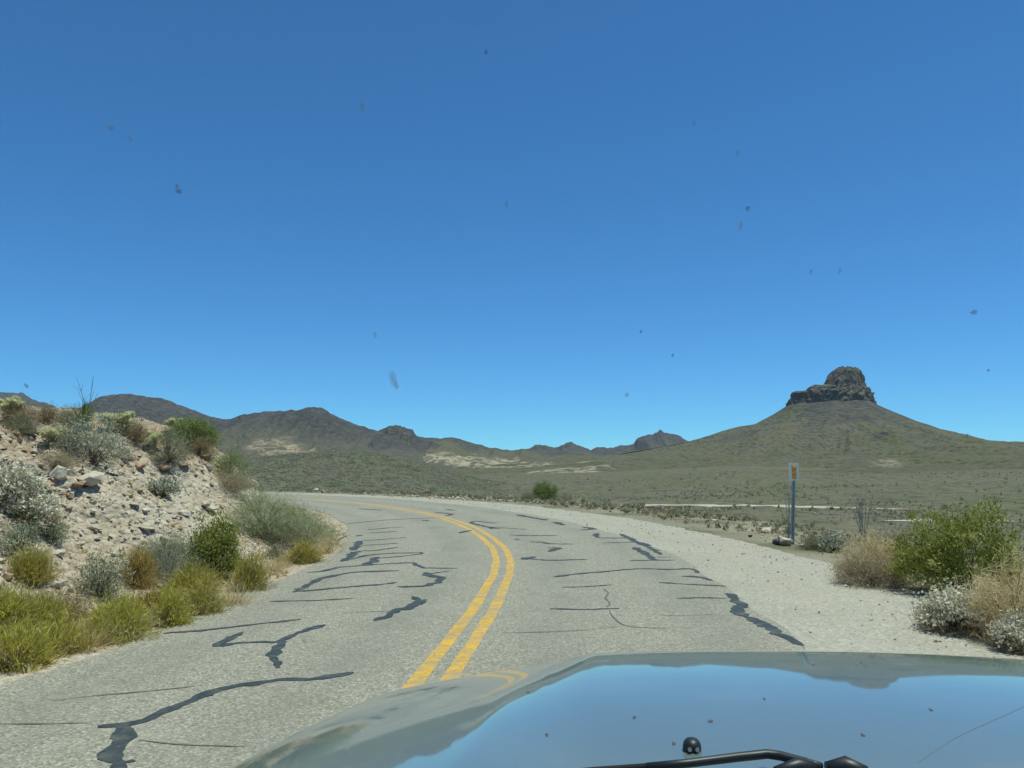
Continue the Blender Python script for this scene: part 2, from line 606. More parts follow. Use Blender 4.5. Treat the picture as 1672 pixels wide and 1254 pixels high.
def strip(lo, hi, n, z, i0, i1, wob=(0, 0), seed=1, tri=None):
    """a sheet between two offsets from the centre line"""
    c, nr, s = CENTRE[i0:i1], NRM[i0:i1], ARC[i0:i1]
    # finer samples
    f = np.linspace(0, len(c) - 1, len(c) * 3)
    k = np.arange(len(c))
    c = np.stack([np.interp(f, k, c[:, j]) for j in (0, 1)], 1)
    nr = np.stack([np.interp(f, k, nr[:, j]) for j in (0, 1)], 1)
    s = np.interp(f, k, s)
    l = lo + wob[0] * fbm(s * 1.1, 0 * s, 0, seed, 4)
    h = hi + wob[1] * fbm(s * 0.9, 0 * s + 9, 0, seed + 3, 4)
    t = np.linspace(0, 1, n)
    off = l[:, None] * (1 - t) + h[:, None] * t
    x = c[:, 0:1] + nr[:, 0:1] * off
    y = c[:, 1:2] + nr[:, 1:2] * off
    zz = np.full_like(x, z)
    return np.stack([x, y, zz], -1), off


NI = len(CENTRE)
build_ground()
bank = build_bank()

P, off = strip(HALF - 0.3, HALF + 2.95, 14, 0.0, 0, NI, (0, 0.28), 7)
P[..., 2] = 0.0 - 0.10 * sstep(HALF + 1.9, HALF + 3.1, off) + 0.012 * noise(P[..., 0] * 1.2, P[..., 1] * 1.2, 0, 8)
me = mesh_data("shoulder", P.reshape(-1, 3), grid_faces(*P.shape[:2]), None, True)
MAT_GRAVEL = mat_gravel()
shoulder = tag(link("gravel_shoulder", me, MAT_GRAVEL), "wide pale gravel shoulder along the outside of the bend", "shoulder", kind="structure")

P, off = strip(-HALF, HALF, 24, 0.022, 0, NI, (0.07, 0.07), 17)
tr = np.exp(-((np.abs(off) - 0.75) / 0.3) ** 2) + np.exp(-((np.abs(off) - 2.2) / 0.3) ** 2)
me = mesh_data("road", P.reshape(-1, 3), grid_faces(*P.shape[:2]), {"track": tr.ravel()}, True)
road = tag(link("road", me, mat_asphalt()), "bleached two lane asphalt road bending left, patched with tar", "road", kind="structure")

MAT_YELLOW = mat_yellow()
for lo in (-0.165, 0.05):
    P, off = strip(lo, lo + 0.115, 3, 0.0238, 0, NI, (0.012, 0.012), 27)
    me = mesh_data("centre_line", P.reshape(-1, 3), grid_faces(*P.shape[:2]), None, True)
    link("centre_line", me, MAT_YELLOW, road)

# tar crack seals, from their places on the road surface
SEALS = [
 (0.10, [(160,1185),(187,1181),(219,1177),(258,1165),(298,1147),(341,1129),(380,1120),(431,1112),(467,1108),(502,1109),(538,1104),(576,1096)]),
 (0.105, [(201,1181),(197,1195),(206,1203),(190,1220),(178,1235),(197,1244),(219,1239)]), (0.12, [(200,1240),(188,1256),(160,1290)]),
 (0.06, [(266,1033),(330,1028),(400,1020),(491,1010)]),
 (0.085, [(396,1031),(373,1043),(357,1052),(395,1048),(431,1047),(452,1047),(474,1037),(502,1027),(531,1019)]),
 (0.10, [(462,1045),(452,1057),(447,1068),(450,1080),(455,1089)]),
 (0.11, [(612,1012),(634,1005),(639,999),(649,994),(664,993),(679,987),(686,981),(674,973)]), (0.13, [(668,991),(682,984),(696,978)]),
 (0.13, [(693,934),(701,938),(709,941),(720,943),(711,951),(696,955),(676,957),(649,957)]), (0.07, [(701,936),(734,931)]),
 (0.085, [(502,934),(526,932),(551,926),(586,923),(613,921),(651,919),(673,918),(681,922),(691,926),(717,927),(748,927)]),
 (0.16, [(615,909),(608,916),(596,922)]),
 (0.10, [(480,966),(500,956),(521,945),(541,940),(576,934),(613,932),(651,931)]),
 (0.09, [(482,965),(513,963),(551,959),(601,955),(626,953),(647,950)]),
 (0.15, [(557,916),(571,909),(576,903),(587,899)]), (0.08, [(587,899),(613,898),(651,893)]),
 (0.08, [(571,913),(601,906),(639,903),(686,902)]), (0.16, [(576,898),(583,890),(586,883)]),
 (0.08, [(587,883),(626,880),(664,877)]), (0.08, [(588,890),(626,888),(651,886)]), (0.15, [(582,875),(591,873)]),
 (0.08, [(616,911),(651,908),(686,904),(686,901)]), (0.05, [(441,981),(488,980),(526,979),(578,976)]),
 (0.07, [(566,855),(613,850),(664,847),(719,845)]), (0.07, [(600,865),(640,861),(660,860)]), (0.07, [(600,870),(650,867)]),
 (0.2, [(690,849),(699,850)]), (0.12, [(749,870),(769,865)]),
 (0.12, [(768,853),(777,851),(812,854)]), (0.14, [(768,853),(782,857),(807,862),(817,863)]),
 (0.16, [(727,831),(743,833)]), (0.14, [(709,836),(737,839),(728,842)]), (0.16, [(587,830),(596,831),(624,833)]),
 (0.2, [(844,840),(865,844),(894,849)]), (0.22, [(900,852),(910,853),(918,857)]), (0.18, [(949,865),(968,863),(952,860)]),
 (0.13, [(974,870),(978,877),(1023,878),(1031,881)]), (0.09, [(984,886),(1026,885),(1052,887),(1063,891)]),
 (0.15, [(1036,893),(1045,898),(1052,902),(1062,909),(1071,914)]), (0.08, [(1028,915),(1068,914),(1104,914)]),
 (0.08, [(1071,909),(1097,909)]), (0.08, [(1055,897),(1079,898)]), (0.09, [(1040,887),(1062,894),(1080,905)]),
 (0.085, [(905,941),(945,936),(994,932),(1042,928),(1091,929),(1123,928),(1136,931),(1141,935)]),
 (0.11, [(1113,940),(1146,942),(1162,947)]), (0.08, [(1076,950),(1123,953),(1186,956)]), (0.07, [(918,958),(955,957),(999,954)]),
 (0.07, [(1105,976),(1142,975),(1186,976)]), (0.075, [(898,993),(955,994),(1012,992)]),
 (0.125, [(1184,968),(1197,971),(1200,981),(1210,986),(1205,997),(1220,1007),(1246,1018),(1268,1031),(1291,1044),(1313,1053)]),
 (0.10, [(832,873),(865,874),(911,874)]), (0.30, [(840,880),(848,880)]), (0.10, [(865,884),(887,885),(897,887),(937,888)]),
 (0.14, [(894,894),(913,894),(894,900)]), (0.10, [(862,912),(897,914),(958,913)]), (0.30, [(856,913),(869,908)]),
 (0.10, [(800,863),(810,861),(861,864)]), (0.14, [(1012,871),(1040,884),(1062,891)]),
 (0.018, [(986,960),(993,968),(989,976),(996,985),(990,990)]), (0.016, [(995,995),(1000,1005),(1020,1020),(1060,1024),(1105,1024)]),
 (0.014, [(820,1032),(880,1031),(950,1028),(1018,1021)]), (0.016, [(80,1143),(140,1136),(230,1128),(330,1118)]),
 (0.014, [(0,1180),(70,1180),(150,1178)]), (0.014, [(1060,1003),(1110,1004),(1170,1002)]), (0.014, [(225,1206),(300,1214),(400,1217)]),
 (0.014, [(560,1000),(600,998),(655,996)]),
]
MAT_TAR = mat_tar()
MAT_CRACK = NT("crack", 0.9, 0.1).color((0.13, 0.125, 0.105)).m
for si, (w, pts) in enumerate(SEALS):
    L = np.array([at_z(px, py, 0.03)[:2] for px, py in pts])
    L = catmull(L, 0.045) if len(L) > 1 else L
    s = np.concatenate([[0], np.cumsum(np.linalg.norm(np.diff(L, axis=0), axis=1))])
    t = np.gradient(L, axis=0)
    t /= np.linalg.norm(t, axis=1)[:, None] + 1e-9
    nr = np.stack([t[:, 1], -t[:, 0]], 1)
    end = np.clip(np.minimum(s, s[-1] - s) / max(0.12, w), 0.15, 1) ** 0.5
    wob = 0.5 * w * (0.86 if w < 0.3 else 0.75) * end
    a = wob * (1 + 0.55 * fbm(s * 9, s * 0, 0, 100 + si, 4))
    b = wob * (1 + 0.55 * fbm(s * 9, s * 0 + 5, 0, 300 + si, 4))
    zz = 0.0252 + 0.00022 * (si % 9) + 0 * s
    V = np.concatenate([np.column_stack([L + nr * a[:, None], zz]), np.column_stack([L - nr * b[:, None], zz])])
    n = len(L)
    F = [(i, i + 1, n + i + 1, n + i) for i in range(n - 1)]
    link("crack_seal" if w > 0.03 else "road_crack", mesh_data("crack_seal", V, F), MAT_TAR if w > 0.03 else MAT_CRACK, road)

# pale track across the plain
MAT_TRACK = NT("dirt_track"); _p = MAT_TRACK.geo()
MAT_TRACK.color(MAT_TRACK.ramp(MAT_TRACK.noise(_p, 0.6, 4), [(0.3, (0.34, 0.29, 0.21)), (0.7, (0.46, 0.41, 0.32))]))
MAT_TRACK = MAT_TRACK.m
for lab, w, pts in (("pale dirt track crossing the plain below the butte", 2.2, [(985, 824.5), (1050, 825), (1180, 826.5), (1300, 828), (1400, 830), (1500, 833.5)]),
                    ("short pale dirt track behind the large green bush", 3.0, [(1420, 851), (1480, 850.5), (1560, 851), (1672, 853), (1760, 857)])):
    L = np.array([hit(px, py, 160)[:2] for px, py in pts])
    L = catmull(L, 0.8)
    t = np.gradient(L, axis=0); t /= np.linalg.norm(t, axis=1)[:, None]
    nr = np.stack([t[:, 1], -t[:, 0]], 1)
    s = np.arange(len(L)) * 0.8
    rows = []
    for f in np.linspace(-1, 1, 5):
        o_ = L + nr * (f * w / 2 * np.clip(np.minimum(s, s[-1] - s) / 6.0, 0.05, 1) * (1 + 0.3 * fbm(s * 0.2, s * 0 + f, 0, 71, 3)))[:, None]
        rows.append(np.column_stack([o_, surf(o_[:, 0], o_[:, 1]) + 0.025]))
    V = np.stack(rows, 1)
    o = link("dirt_track", mesh_data("dirt_track", V.reshape(-1, 3), grid_faces(*V.shape[:2]), None, True), MAT_TRACK)
    tag(o, lab, "track", kind="structure")

# ------------------------------------------------------------------ hills and the butte
MAT_HILL_DARK = mat_hill("dark_hill", (0.098, 0.108, 0.070), (0.118, 0.110, 0.090), (0.072, 0.068, 0.064), (0.40, 0.31, 0.20))
MAT_HILL_OLIVE = mat_hill("olive_hill", OL1, OL2, (0.080, 0.074, 0.066), (0.46, 0.385, 0.27))
MAT_HILL_NEAR = mat_hill("near_scrub_hill", (0.150, 0.160, 0.095), (0.185, 0.178, 0.125), (0.10, 0.09, 0.07), (0.42, 0.36, 0.26), 0.4)


def hill(name, label, pts, front, back, mat, seed, base=-6.0, power=1.5, gully=0.12, rock=0.25, pale=None, ns=260, nt=90, gf=9.0, jag=0.0, push=0.0):
    """a ridge with real slopes before and behind; pts = (px, py, distance)"""
    P = np.array(pts, float)
    s = np.linspace(0, 1, ns)
    px = P[0, 0] + (P[-1, 0] - P[0, 0]) * s
    py = np.interp(px, P[:, 0], P[:, 1])
    D = np.interp(px, P[:, 0], P[:, 2])
    ker = np.ones(3) / 3
    py = np.convolve(np.pad(py, 1, 'edge'), ker, 'valid')
    py = py + jag * fbm(s * 60, s * 0, 0, seed, 4)
    R = np.array([at_y(a, b, c) for a, b, c in zip(px, py, D)])
    t = np.concatenate([-(np.linspace(1, 0, int(nt * 0.72)) ** 1.25), np.linspace(0, 1, nt - int(nt * 0.72) + 1)[1:]])
    S, T = np.meshgrid(s, t, indexing='ij')
    at = np.abs(T)
    prof = (1 - at) ** power
    rel = (R[:, 2:3] - base)
    x = R[:, 0:1] + 0 * T
    y = R[:, 1:2] + np.where(T < 0, T * front, T * back)
    x = x * np.where(T < 0, (R[:, 1:2] + T * front * (1 - push)) / R[:, 1:2] * 0.5 + 0.5, 1.0)
    env = np.clip(at * 5, 0, 1) * (1 - at) ** 0.8
    g = ridged(S * gf + 0.25 * noise(S * 12, T * 4, 0, seed + 2), T * 0.9, seed + 5, 4)
    h = prof + gully * env * (g - 0.55) + 0.04 * env * fbm(S * 30, T * 9, 0, seed + 9, 3)
    z = base + rel * np.clip(h, -0.1, 2)
    rk = sstep(rock * 1.25, rock * 0.15, at + 0.10 * fbm(S * 14, T * 3, 0, seed + 11, 3)) if rock > 0 else 0 * T
    rk = rk * (T < 0.3)
    pl = 0 * T
    for (px0, px1, py0, py1) in pale or []:
        # the bare patches lie at these spots of the slope
        ppx = CX + FPX * x / (y * CP + (z - CAM_H) * SP)
        ppy = CY - FPX * ((z - CAM_H) * CP - y * SP) / (y * CP + (z - CAM_H) * SP)
        cx_, cy_, rx, ry = (px0 + px1) / 2, (py0 + py1) / 2, (px1 - px0) / 2, (py1 - py0) / 2
        q = np.sqrt(((ppx - cx_) / rx) ** 2 + ((ppy - cy_) / ry) ** 2) + 0.35 * fbm(x * 0.02, y * 0.02, 0, seed + 20, 3)
        pl = np.maximum(pl, sstep(1.1, 0.6, q))
    V = np.stack([x, y, z], -1)
    me = mesh_data(name, V.reshape(-1, 3), grid_faces(ns, nt), {"rock": np.broadcast_to(rk, z.shape).ravel(), "pale": np.broadcast_to(pl, z.shape).ravel()}, True)
    o = link(name, me, mat)
    tag(o, label, "hill", kind="structure")
    return o, V


hill("far_mesa", "dark far mesa at the left edge of the skyline", [(-260, 690, 2300), (-160, 655, 2300), (-60, 636, 2300), (0, 640, 2300), (38, 641, 2300), (52, 652, 2300), (62, 656, 2300), (86, 660, 2300), (96, 669, 2300), (150, 700, 2300), (230, 740, 2300)],
     900, 600, MAT_HILL_DARK, 11, power=1.2, gully=0.15, rock=0.3, jag=1.2)
hill("dark_mountain", "dark rounded mountain on the skyline behind the cactus bank", [(-80, 720, 1300), (20, 690, 1300), (95, 668, 1300), (130, 666, 1300), (150, 655, 1300), (165, 648, 1300), (190, 644, 1300), (214, 643, 1300), (225, 647, 1300), (262, 650, 1300), (280, 656, 1300), (310, 667, 1300), (345, 680, 1300), (372, 686, 1300), (420, 710, 1300), (520, 745, 1300)],
     620, 500, MAT_HILL_DARK, 23, power=1.35, gully=0.3, rock=0.40, jag=1.2)
hill("peaked_mountain", "grey peaked mountain with a rocky crest at the left centre", [(240, 742, 950), (300, 712, 950), (360, 688, 950), (383, 681, 950), (400, 676, 950), (440, 671, 950), (465, 672, 950), (500, 666, 950), (514, 664, 950), (525, 665, 950), (541, 676, 950), (562, 686, 950), (600, 699, 950), (618, 705, 950), (660, 716, 950), (700, 728, 960), (760, 745, 960)],
     480, 400, MAT_HILL_DARK, 37, power=1.45, gully=0.32, rock=0.36, jag=1.1, pale=[(395, 505, 712, 756)], gf=10)
hill("capped_knoll", "small flat capped knoll beside the peaked mountain", [(560, 742, 990), (590, 722, 990), (612, 709, 990), (620, 702, 990), (633, 696, 990), (645, 693.5, 990), (660, 697, 990), (674, 702, 990), (679, 711, 990), (700, 718, 990), (760, 742, 990)],
     260, 260, MAT_HILL_DARK, 41, power=1.5, gully=0.16, rock=0.3, jag=1.0, ns=160, nt=60, pale=[(600, 665, 722, 765)])
hill("tan_saddle_hill", "low tan hill with a bare eroded face at the centre of the skyline", [(590, 745, 1150), (640, 725, 1150), (680, 714, 1150), (720, 716, 1150), (743, 714, 1150), (770, 722, 1150), (800, 731, 1150), (835, 735, 1150), (870, 732, 1150), (930, 738, 1150), (1000, 748, 1150), (1080, 762, 1150)],
     560, 400, MAT_HILL_OLIVE, 53, power=1.25, gully=0.34, rock=0.2, jag=0.8, pale=[(640, 800, 738, 770), (750, 870, 745, 790)], gf=8)
hill("twin_knob_hill", "dark low knobs on the skyline at the centre", [(800, 752, 1500), (850, 737, 1500), (862, 735, 1500), (874, 726, 1500), (890, 727, 1500), (904, 731, 1500), (915, 728, 1500), (931, 721, 1500), (945, 727, 1500), (965, 735, 1500), (985, 734, 1500), (1010, 742, 1500), (1060, 756, 1500)],
     420, 400, MAT_HILL_DARK, 59, power=1.4, gully=0.16, rock=0.3, jag=0.8, ns=200, nt=60)
hill("blocky_ridge", "blocky dark ridge with a small spire between the knobs and the butte", [(930, 752, 1700), (965, 735, 1700), (972, 730, 1700), (1000, 731, 1700), (1012, 727, 1700), (1035, 725, 1700), (1040, 716, 1700), (1055, 711, 1700), (1074, 707, 1700), (1076, 702, 1700), (1080, 702, 1700), (1083, 706, 1700), (1108, 711, 1700), (1125, 721, 1700), (1160, 734, 1700), (1240, 756, 1700)],
     520, 400, MAT_HILL_DARK, 67, power=1.35, gully=0.18, rock=0.4, jag=0.9, ns=240)
hill("olive_spur", "olive spur with pale bare streaks in front of the twin knobs", [(780, 790, 640), (830, 772, 700), (880, 752, 760), (930, 742, 800), (980, 744, 800), (1040, 740, 820), (1100, 736, 850), (1180, 742, 880), (1300, 756, 900)],
     420, 300, MAT_HILL_OLIVE, 71, power=1.2, gully=0.38, rock=0.0, jag=0.6, pale=[(800, 930, 742, 792), (905, 1010, 752, 795)], gf=7)
NEAR_HILL, NEARV = hill("scrub_hill", "low near hill dotted with scrub behind the far bend", [(200, 800, 230), (300, 775, 225), (360, 762, 215), (420, 747, 205), (480, 740, 200), (560, 738, 200), (620, 742, 205), (680, 755, 215), (740, 772, 225), (800, 785, 235), (860, 795, 245), (960, 806, 250), (1060, 812, 250)],
     128, 120, MAT_HILL_NEAR, 83, power=1.15, gully=0.12, rock=0.0, gf=7)



def butte():
    D, cx = 1000.0, 1368
    C = at_y(cx, 757, D)
    m = D / FPX
    left_r = np.array([0, 50, 60, 75, 98, 130, 152, 188, 250, 330, 450, 700]) ; left_z = np.array([80, 78, 74, 64, 51, 43.5, 37, 27, 15, 5, -2, -8])
    right_r = np.array([0, 42, 47, 86, 117, 148, 171, 235, 335, 480, 700, 900]); right_z = np.array([80, 78, 74, 54, 38, 24.5, 18.5, 13.5, 9, 5, 0, -8])
    front_r = np.array([0, 42, 55, 90, 140, 210, 320, 470, 640, 780, 880]); front_z = np.array([80, 78, 70, 52, 37, 24, 13, 6.5, 1.5, -3, -8])
    phi = np.concatenate([np.linspace(-math.pi, 0, 420), np.linspace(0, math.pi, 100)[1:]])   # -pi/2 faces the camera
    r = np.concatenate([np.linspace(0, 60, 14), np.geomspace(62, 880, 110)])
    A, R = np.meshgrid(phi, r, indexing='ij')
    cl = np.clip(-np.cos(A), 0, 1) ** 1.6; cr = np.clip(np.cos(A), 0, 1) ** 1.6; cf = 1 - cl - cr
    z = cl * np.interp(R, left_r, left_z) + cr * np.interp(R, right_r, right_z) + cf * np.interp(R, front_r, front_z)
    env = sstep(45, 120, R) * sstep(900, 400, R)
    g = ridged(A * 4.5 + 0.3 * noise(A * 6, R * 0.02, 0, 3), R * 0.004, 91, 4)
    x, y = C[0] + R * np.cos(A), C[1] + R * np.sin(A)
    side = np.abs(np.sin(A))
    z = z + env * (13.0 * (g - 0.5) * (0.10 + 0.90 * side) * sstep(60, 190, R) + 2.2 * fbm(x * 0.018, y * 0.018, 0, 92, 4))
    rk = 0.8 * sstep(105, 50, R + 26 * fbm(A * 7, R * 0.02, 0, 93, 4))
    stk = fbm(A * 9, R * 0.006, 0, 98, 4)
    rk = np.maximum(rk, 0.8 * sstep(0.05, 0.6, stk) * sstep(190, 60, R))
    rk = np.maximum(rk, 0.75 * sstep(0.25, 0.6, fbm(x * 0.022, y * 0.022, 0, 95, 3)) * sstep(300, 120, R))
    pl = 0 * z
    ppx = CX + FPX * x / (y * CP + (z - CAM_H) * SP)
    ppy = CY - FPX * ((z - CAM_H) * CP - y * SP) / (y * CP + (z - CAM_H) * SP)
    for (a, b, c, d) in [(1424, 1476, 750, 762), (1490, 1545, 796, 818), (1182, 1208, 785, 791)]:
        q = np.sqrt(((ppx - (a + b) / 2) / ((b - a) / 2)) ** 2 + ((ppy - (c + d) / 2) / ((d - c) / 2)) ** 2) + 0.3 * fbm(x * 0.05, y * 0.05, 0, 96, 3)
        pl = np.maximum(pl, sstep(1.2, 0.5, q) * (y < C[1]))
    me = mesh_data("butte", np.stack([x, y, z], -1).reshape(-1, 3), grid_faces(len(phi), len(r)), {"rock": rk.ravel(), "pale": pl.ravel()}, True)
    o = link("butte", me, MAT_HILL_OLIVE)
    tag(o, "steep olive butte with a stepped rock cap on the skyline", "butte", kind="structure")
    # the cliff cap: two tiers of jointed rock
    k = NT("cap_rock", 0.95, 0.1)
    p = k.geo()
    c = k.ramp(k.noise(k.vmul(p, (1, 1, 0.6)), 0.16, 6, 0.7), [(0.3, (0.068, 0.058, 0.048)), (0.5, (0.132, 0.110, 0.086)), (0.72, (0.22, 0.175, 0.13))])
    c = k.mix(k.ramp(k.noise(k.vmul(p, (0.3, 0.3, 1.6)), 0.09, 4), [(0.5, 0.0), (0.7, 0.6)]), c, (0.12, 0.115, 0.075))
    k.color(c); k.bump(k.noise(p, 0.35, 6, 0.7), 1.0, 2.5)

    def tier(name, levels, seed, dy):
        n = 190
        lv = np.array(levels, float)
        q_ = np.linspace(0, len(lv) - 1, len(lv) * 4 - 3)
        levels = np.stack([np.interp(q_, np.arange(len(lv)), lv[:, j_]) for j_ in range(3)], 1)
        ph = np.linspace(0, 2 * math.pi, n, endpoint=False)
        rows = []
        for li, (px0, px1, py) in enumerate(levels):
            zc = at_y(cx, py, D)[2]
            x0, x1 = (px0 - CX) * m, (px1 - CX) * m
            a, b = (x1 - x0) / 2, (x1 - x0) / 2 * dy
            blk = np.floor(ph * 7 + 0.6 * noise(ph * 3, li * 0.25, 0, seed))
            rr = 1 + 0.06 * (_hash(blk, blk * 0, blk * 0, seed) - 0.5) + 0.055 * fbm(np.cos(ph) * 4, np.sin(ph) * 4, li * 0.16, seed, 4) + 0.05 * noise(np.cos(ph) * 14, np.sin(ph) * 14, li * 0.45, seed + 8)
            rows.append(np.stack([(x0 + x1) / 2 + a * rr * np.cos(ph), C[1] + b * rr * np.sin(ph), zc + (2.4 * fbm(np.cos(ph) * 5, np.sin(ph) * 5, li * 0.15, seed + 4, 4) if li else 0 * ph)], -1))
        V = np.concatenate(rows)
        F = [(i * n + q, i * n + (q + 1) % n, (i + 1) * n + (q + 1) % n, (i + 1) * n + q) for i in range(len(levels) - 1) for q in range(n)]
        top = len(V)
        V = np.vstack([V, rows[-1].mean(0) + [0, 0, 0.6]])
        F += [((len(levels) - 1) * n + q, (len(levels) - 1) * n + (q + 1) % n, top, top) for q in range(n)]
        mb = MB().add(V, F)
        mb.build(name, k.m, o, smooth=False)
    tier("lower_cliff", [(1284, 1432, 676), (1290, 1427, 664), (1292, 1425, 657), (1294, 1424, 650), (1296, 1423, 644), (1300, 1421, 640.5), (1312, 1418, 638)], 201, 0.8)
    tier("lower_cliff", [(1318, 1420, 645), (1322, 1419, 638), (1325, 1417, 634), (1333, 1414, 631.5)], 207, 0.8)
    tier("summit_knob", [(1342, 1415, 641), (1346, 1414, 632), (1352, 1413, 622), (1357, 1411, 614), (1361, 1408, 608), (1366, 1404, 604), (1372, 1398, 602), (1378, 1391, 601)], 203, 0.9)


butte()

# ------------------------------------------------------------------ stones of the bank, loose rocks, gravel
RNG = random.Random(7)
NPR = np.random.default_rng(7)


def rock_mesh(seed, flat=0.7, n=15):
    rg = random.Random(seed)
    bm = bmesh.new()
    for _ in range(n):
        v = Vector((rg.gauss(0, 1), rg.gauss(0, 1), rg.gauss(0, 1))).normalized()
        bm.verts.new((v.x * 0.5 * rg.uniform(0.8, 1.1), v.y * 0.42 * rg.uniform(0.8, 1.1), v.z * 0.5 * flat * rg.uniform(0.8, 1.1)))
    r = bmesh.ops.convex_hull(bm, input=bm.verts[:])
    bmesh.ops.delete(bm, geom=[g for g in r["geom_interior"] if isinstance(g, bmesh.types.BMVert)], context='VERTS')
    me = bpy.data.meshes.new("rock")
    bm.to_mesh(me); bm.free()
    return me


def rock_mat(name, a, b, c):
    k = NT(name, 0.92, 0.15)
    p = k.geo()
    k.color(k.ramp(k.noise(p, 9, 5, 0.65), [(0.3, a), (0.5, b), (0.72, c)]))
    k.bump(k.noise(p, 30, 4), 0.6, 0.02)
    return k.m


MAT_ROCK_PALE = rock_mat("pale_limestone", (0.34, 0.275, 0.195), (0.48, 0.415, 0.315), (0.60, 0.55, 0.45))
MAT_ROCK_RED = rock_mat("rusty_rock", (0.22, 0.13, 0.08), (0.36, 0.235, 0.145), (0.47, 0.35, 0.235))
MAT_ROCK_DARK = rock_mat("dark_rock", (0.055, 0.048, 0.042), (0.105, 0.092, 0.08), (0.19, 0.165, 0.14))
ROCKS = {}
for nm, mt in (("pale", MAT_ROCK_PALE), ("red", MAT_ROCK_RED), ("dark", MAT_ROCK_DARK)):
    ROCKS[nm] = []
    for i in range(9):
        me = rock_mesh(50 + i * 3 + len(nm) * 100, RNG.uniform(0.45, 0.8))
        me.materials.append(mt)
        ROCKS[nm].append(me)


def place_rock(o, p, w, h, seed):
    rg = random.Random(seed)
    o.location = (p[0], p[1], p[2] + h * 0.28)
    o.scale = (w, w * rg.uniform(0.7, 1.1), h / 0.62)
    o.rotation_euler = (rg.uniform(-0.25, 0.25), rg.uniform(-0.25, 0.25), rg.uniform(0, 6.28))


# stones set in the face of the bank: parts of the bank
n_st = 0
while n_st < 285:
    px, py = RNG.uniform(-5, 400), RNG.uniform(705, 985)
    p = hit(px, py, 60)
    if p[0] > -3.2 or p[1] > 30: continue
    d = -float(signed_dist(p[0], p[1])) - HALF
    if d < 0.9 or d > 8: continue
    dist = math.hypot(p[0], p[1])
    upper = p[2] > 1.05
    if not upper and RNG.random() < 0.55: continue
    kind = RNG.choices(["pale", "red", "dark"], (0.52, 0.46, 0.02) if upper else (0.90, 0.10, 0.0))[0]
    w = RNG.choice([0.05, 0.06, 0.08, 0.10, 0.14]) * RNG.uniform(0.8, 1.25)
    o = link("stone", RNG.choice(ROCKS[kind]), None, bank)
    place_rock(o, p, w, w * RNG.uniform(0.4, 0.75), n_st)
    n_st += 1
# the few larger blocks of the bank
for i, (px, py, wpx, hpx, kd) in enumerate([(148, 793, 36, 28, "pale"), (128, 800, 26, 14, "red"), (95, 785, 24, 20, "pale"), (108, 776, 20, 14, "pale"), (182, 776, 22, 12, "pale"),
                                             (75, 800, 22, 15, "red"), (205, 752, 34, 14, "red"), (228, 765, 26, 12, "red"), (335, 750, 18, 14, "red"), (342, 768, 14, 12, "pale"),
                                             (345, 835, 22, 12, "pale"), (300, 842, 24, 7, "pale"), (220, 826, 16, 6, "pale"), (155, 866, 22, 10, "pale"), (335, 830, 20, 12, "pale"),
                                             (12, 688, 22, 9, "pale"), (50, 708, 18, 10, "red"), (30, 712, 20, 9, "red"), (240, 868, 24, 7, "pale"), (280, 748, 18, 12, "red"), (300, 762, 20, 9, "red"), (270, 770, 24, 10, "red"), (128, 892, 18, 10, "pale"), (100, 905, 12, 8, "dark")]):
    p = hit(px, py, 60)
    t = math.hypot(p[0], p[1]) / FPX
    o = link("stone", ROCKS[kd][i % 9], None, bank)
    place_rock(o, p, wpx * t * 1.15, hpx * t * 1.1, 900 + i)


def scatter_mesh(points, sizes, hulls, seed, sink=0.2):
    """many small rocks joined into one mesh"""
    rg = np.random.default_rng(seed)
    V, F, base = [], [], 0
    arr = []
    for me in hulls:
        v = np.array([x.co[:] for x in me.vertices]); f = [tuple(p.vertices) for p in me.polygons]
        arr.append((v, np.array([g for g in f if len(g) == 3])))
    for p, s in zip(points, sizes):
        v, f = arr[rg.integers(len(arr))]
        a = rg.uniform(0, 6.28)
        R = np.array([[math.cos(a), -math.sin(a), 0], [math.sin(a), math.cos(a), 0], [0, 0, 1]])
        V.append((v * s) @ R.T + p + [0, 0, s * sink])
        F.append(f + base)
        base += len(v)
    return np.concatenate(V), np.concatenate(F)


small_hulls = [rock_mesh(700 + i, 0.7, 8) for i in range(8)]
# rubble on the bank
pts, sz = [], []
X = NPR.uniform(-13, -2.9, 60000); Y = NPR.uniform(3.5, 27, 60000)
S = signed_dist(X, Y)
dL = -S - HALF
w = np.where(dL > 0.25, 1, 0) * np.where(dL < 8, 1, 0) * (0.22 + 0.78 * sstep(-0.2, 0.5, fbm(X * 0.9, Y * 0.9, 0, 77, 3)))
sel = NPR.random(60000) < w * 0.62
X, Y, S = X[sel], Y[sel], S[sel]
Z = bank_h(X, Y, S)
sz = 0.02 + 0.07 * NPR.random(len(X)) ** 2.6
rm = NPR.random(len(X))
for nm, lab, m_, sl in (("bank_rubble", "pale rubble strewn over the roadside bank", MAT_ROCK_PALE, rm < 0.78), ("rusty_bank_rubble", "rusty red rubble strewn over the roadside bank", MAT_ROCK_RED, rm >= 0.78)):
    V, F = scatter_mesh(np.stack([X, Y, Z], 1)[sl], sz[sl], small_hulls, 3)
    tag(link(nm, mesh_data(nm, V, F), m_), lab, "rubble", kind="stuff")
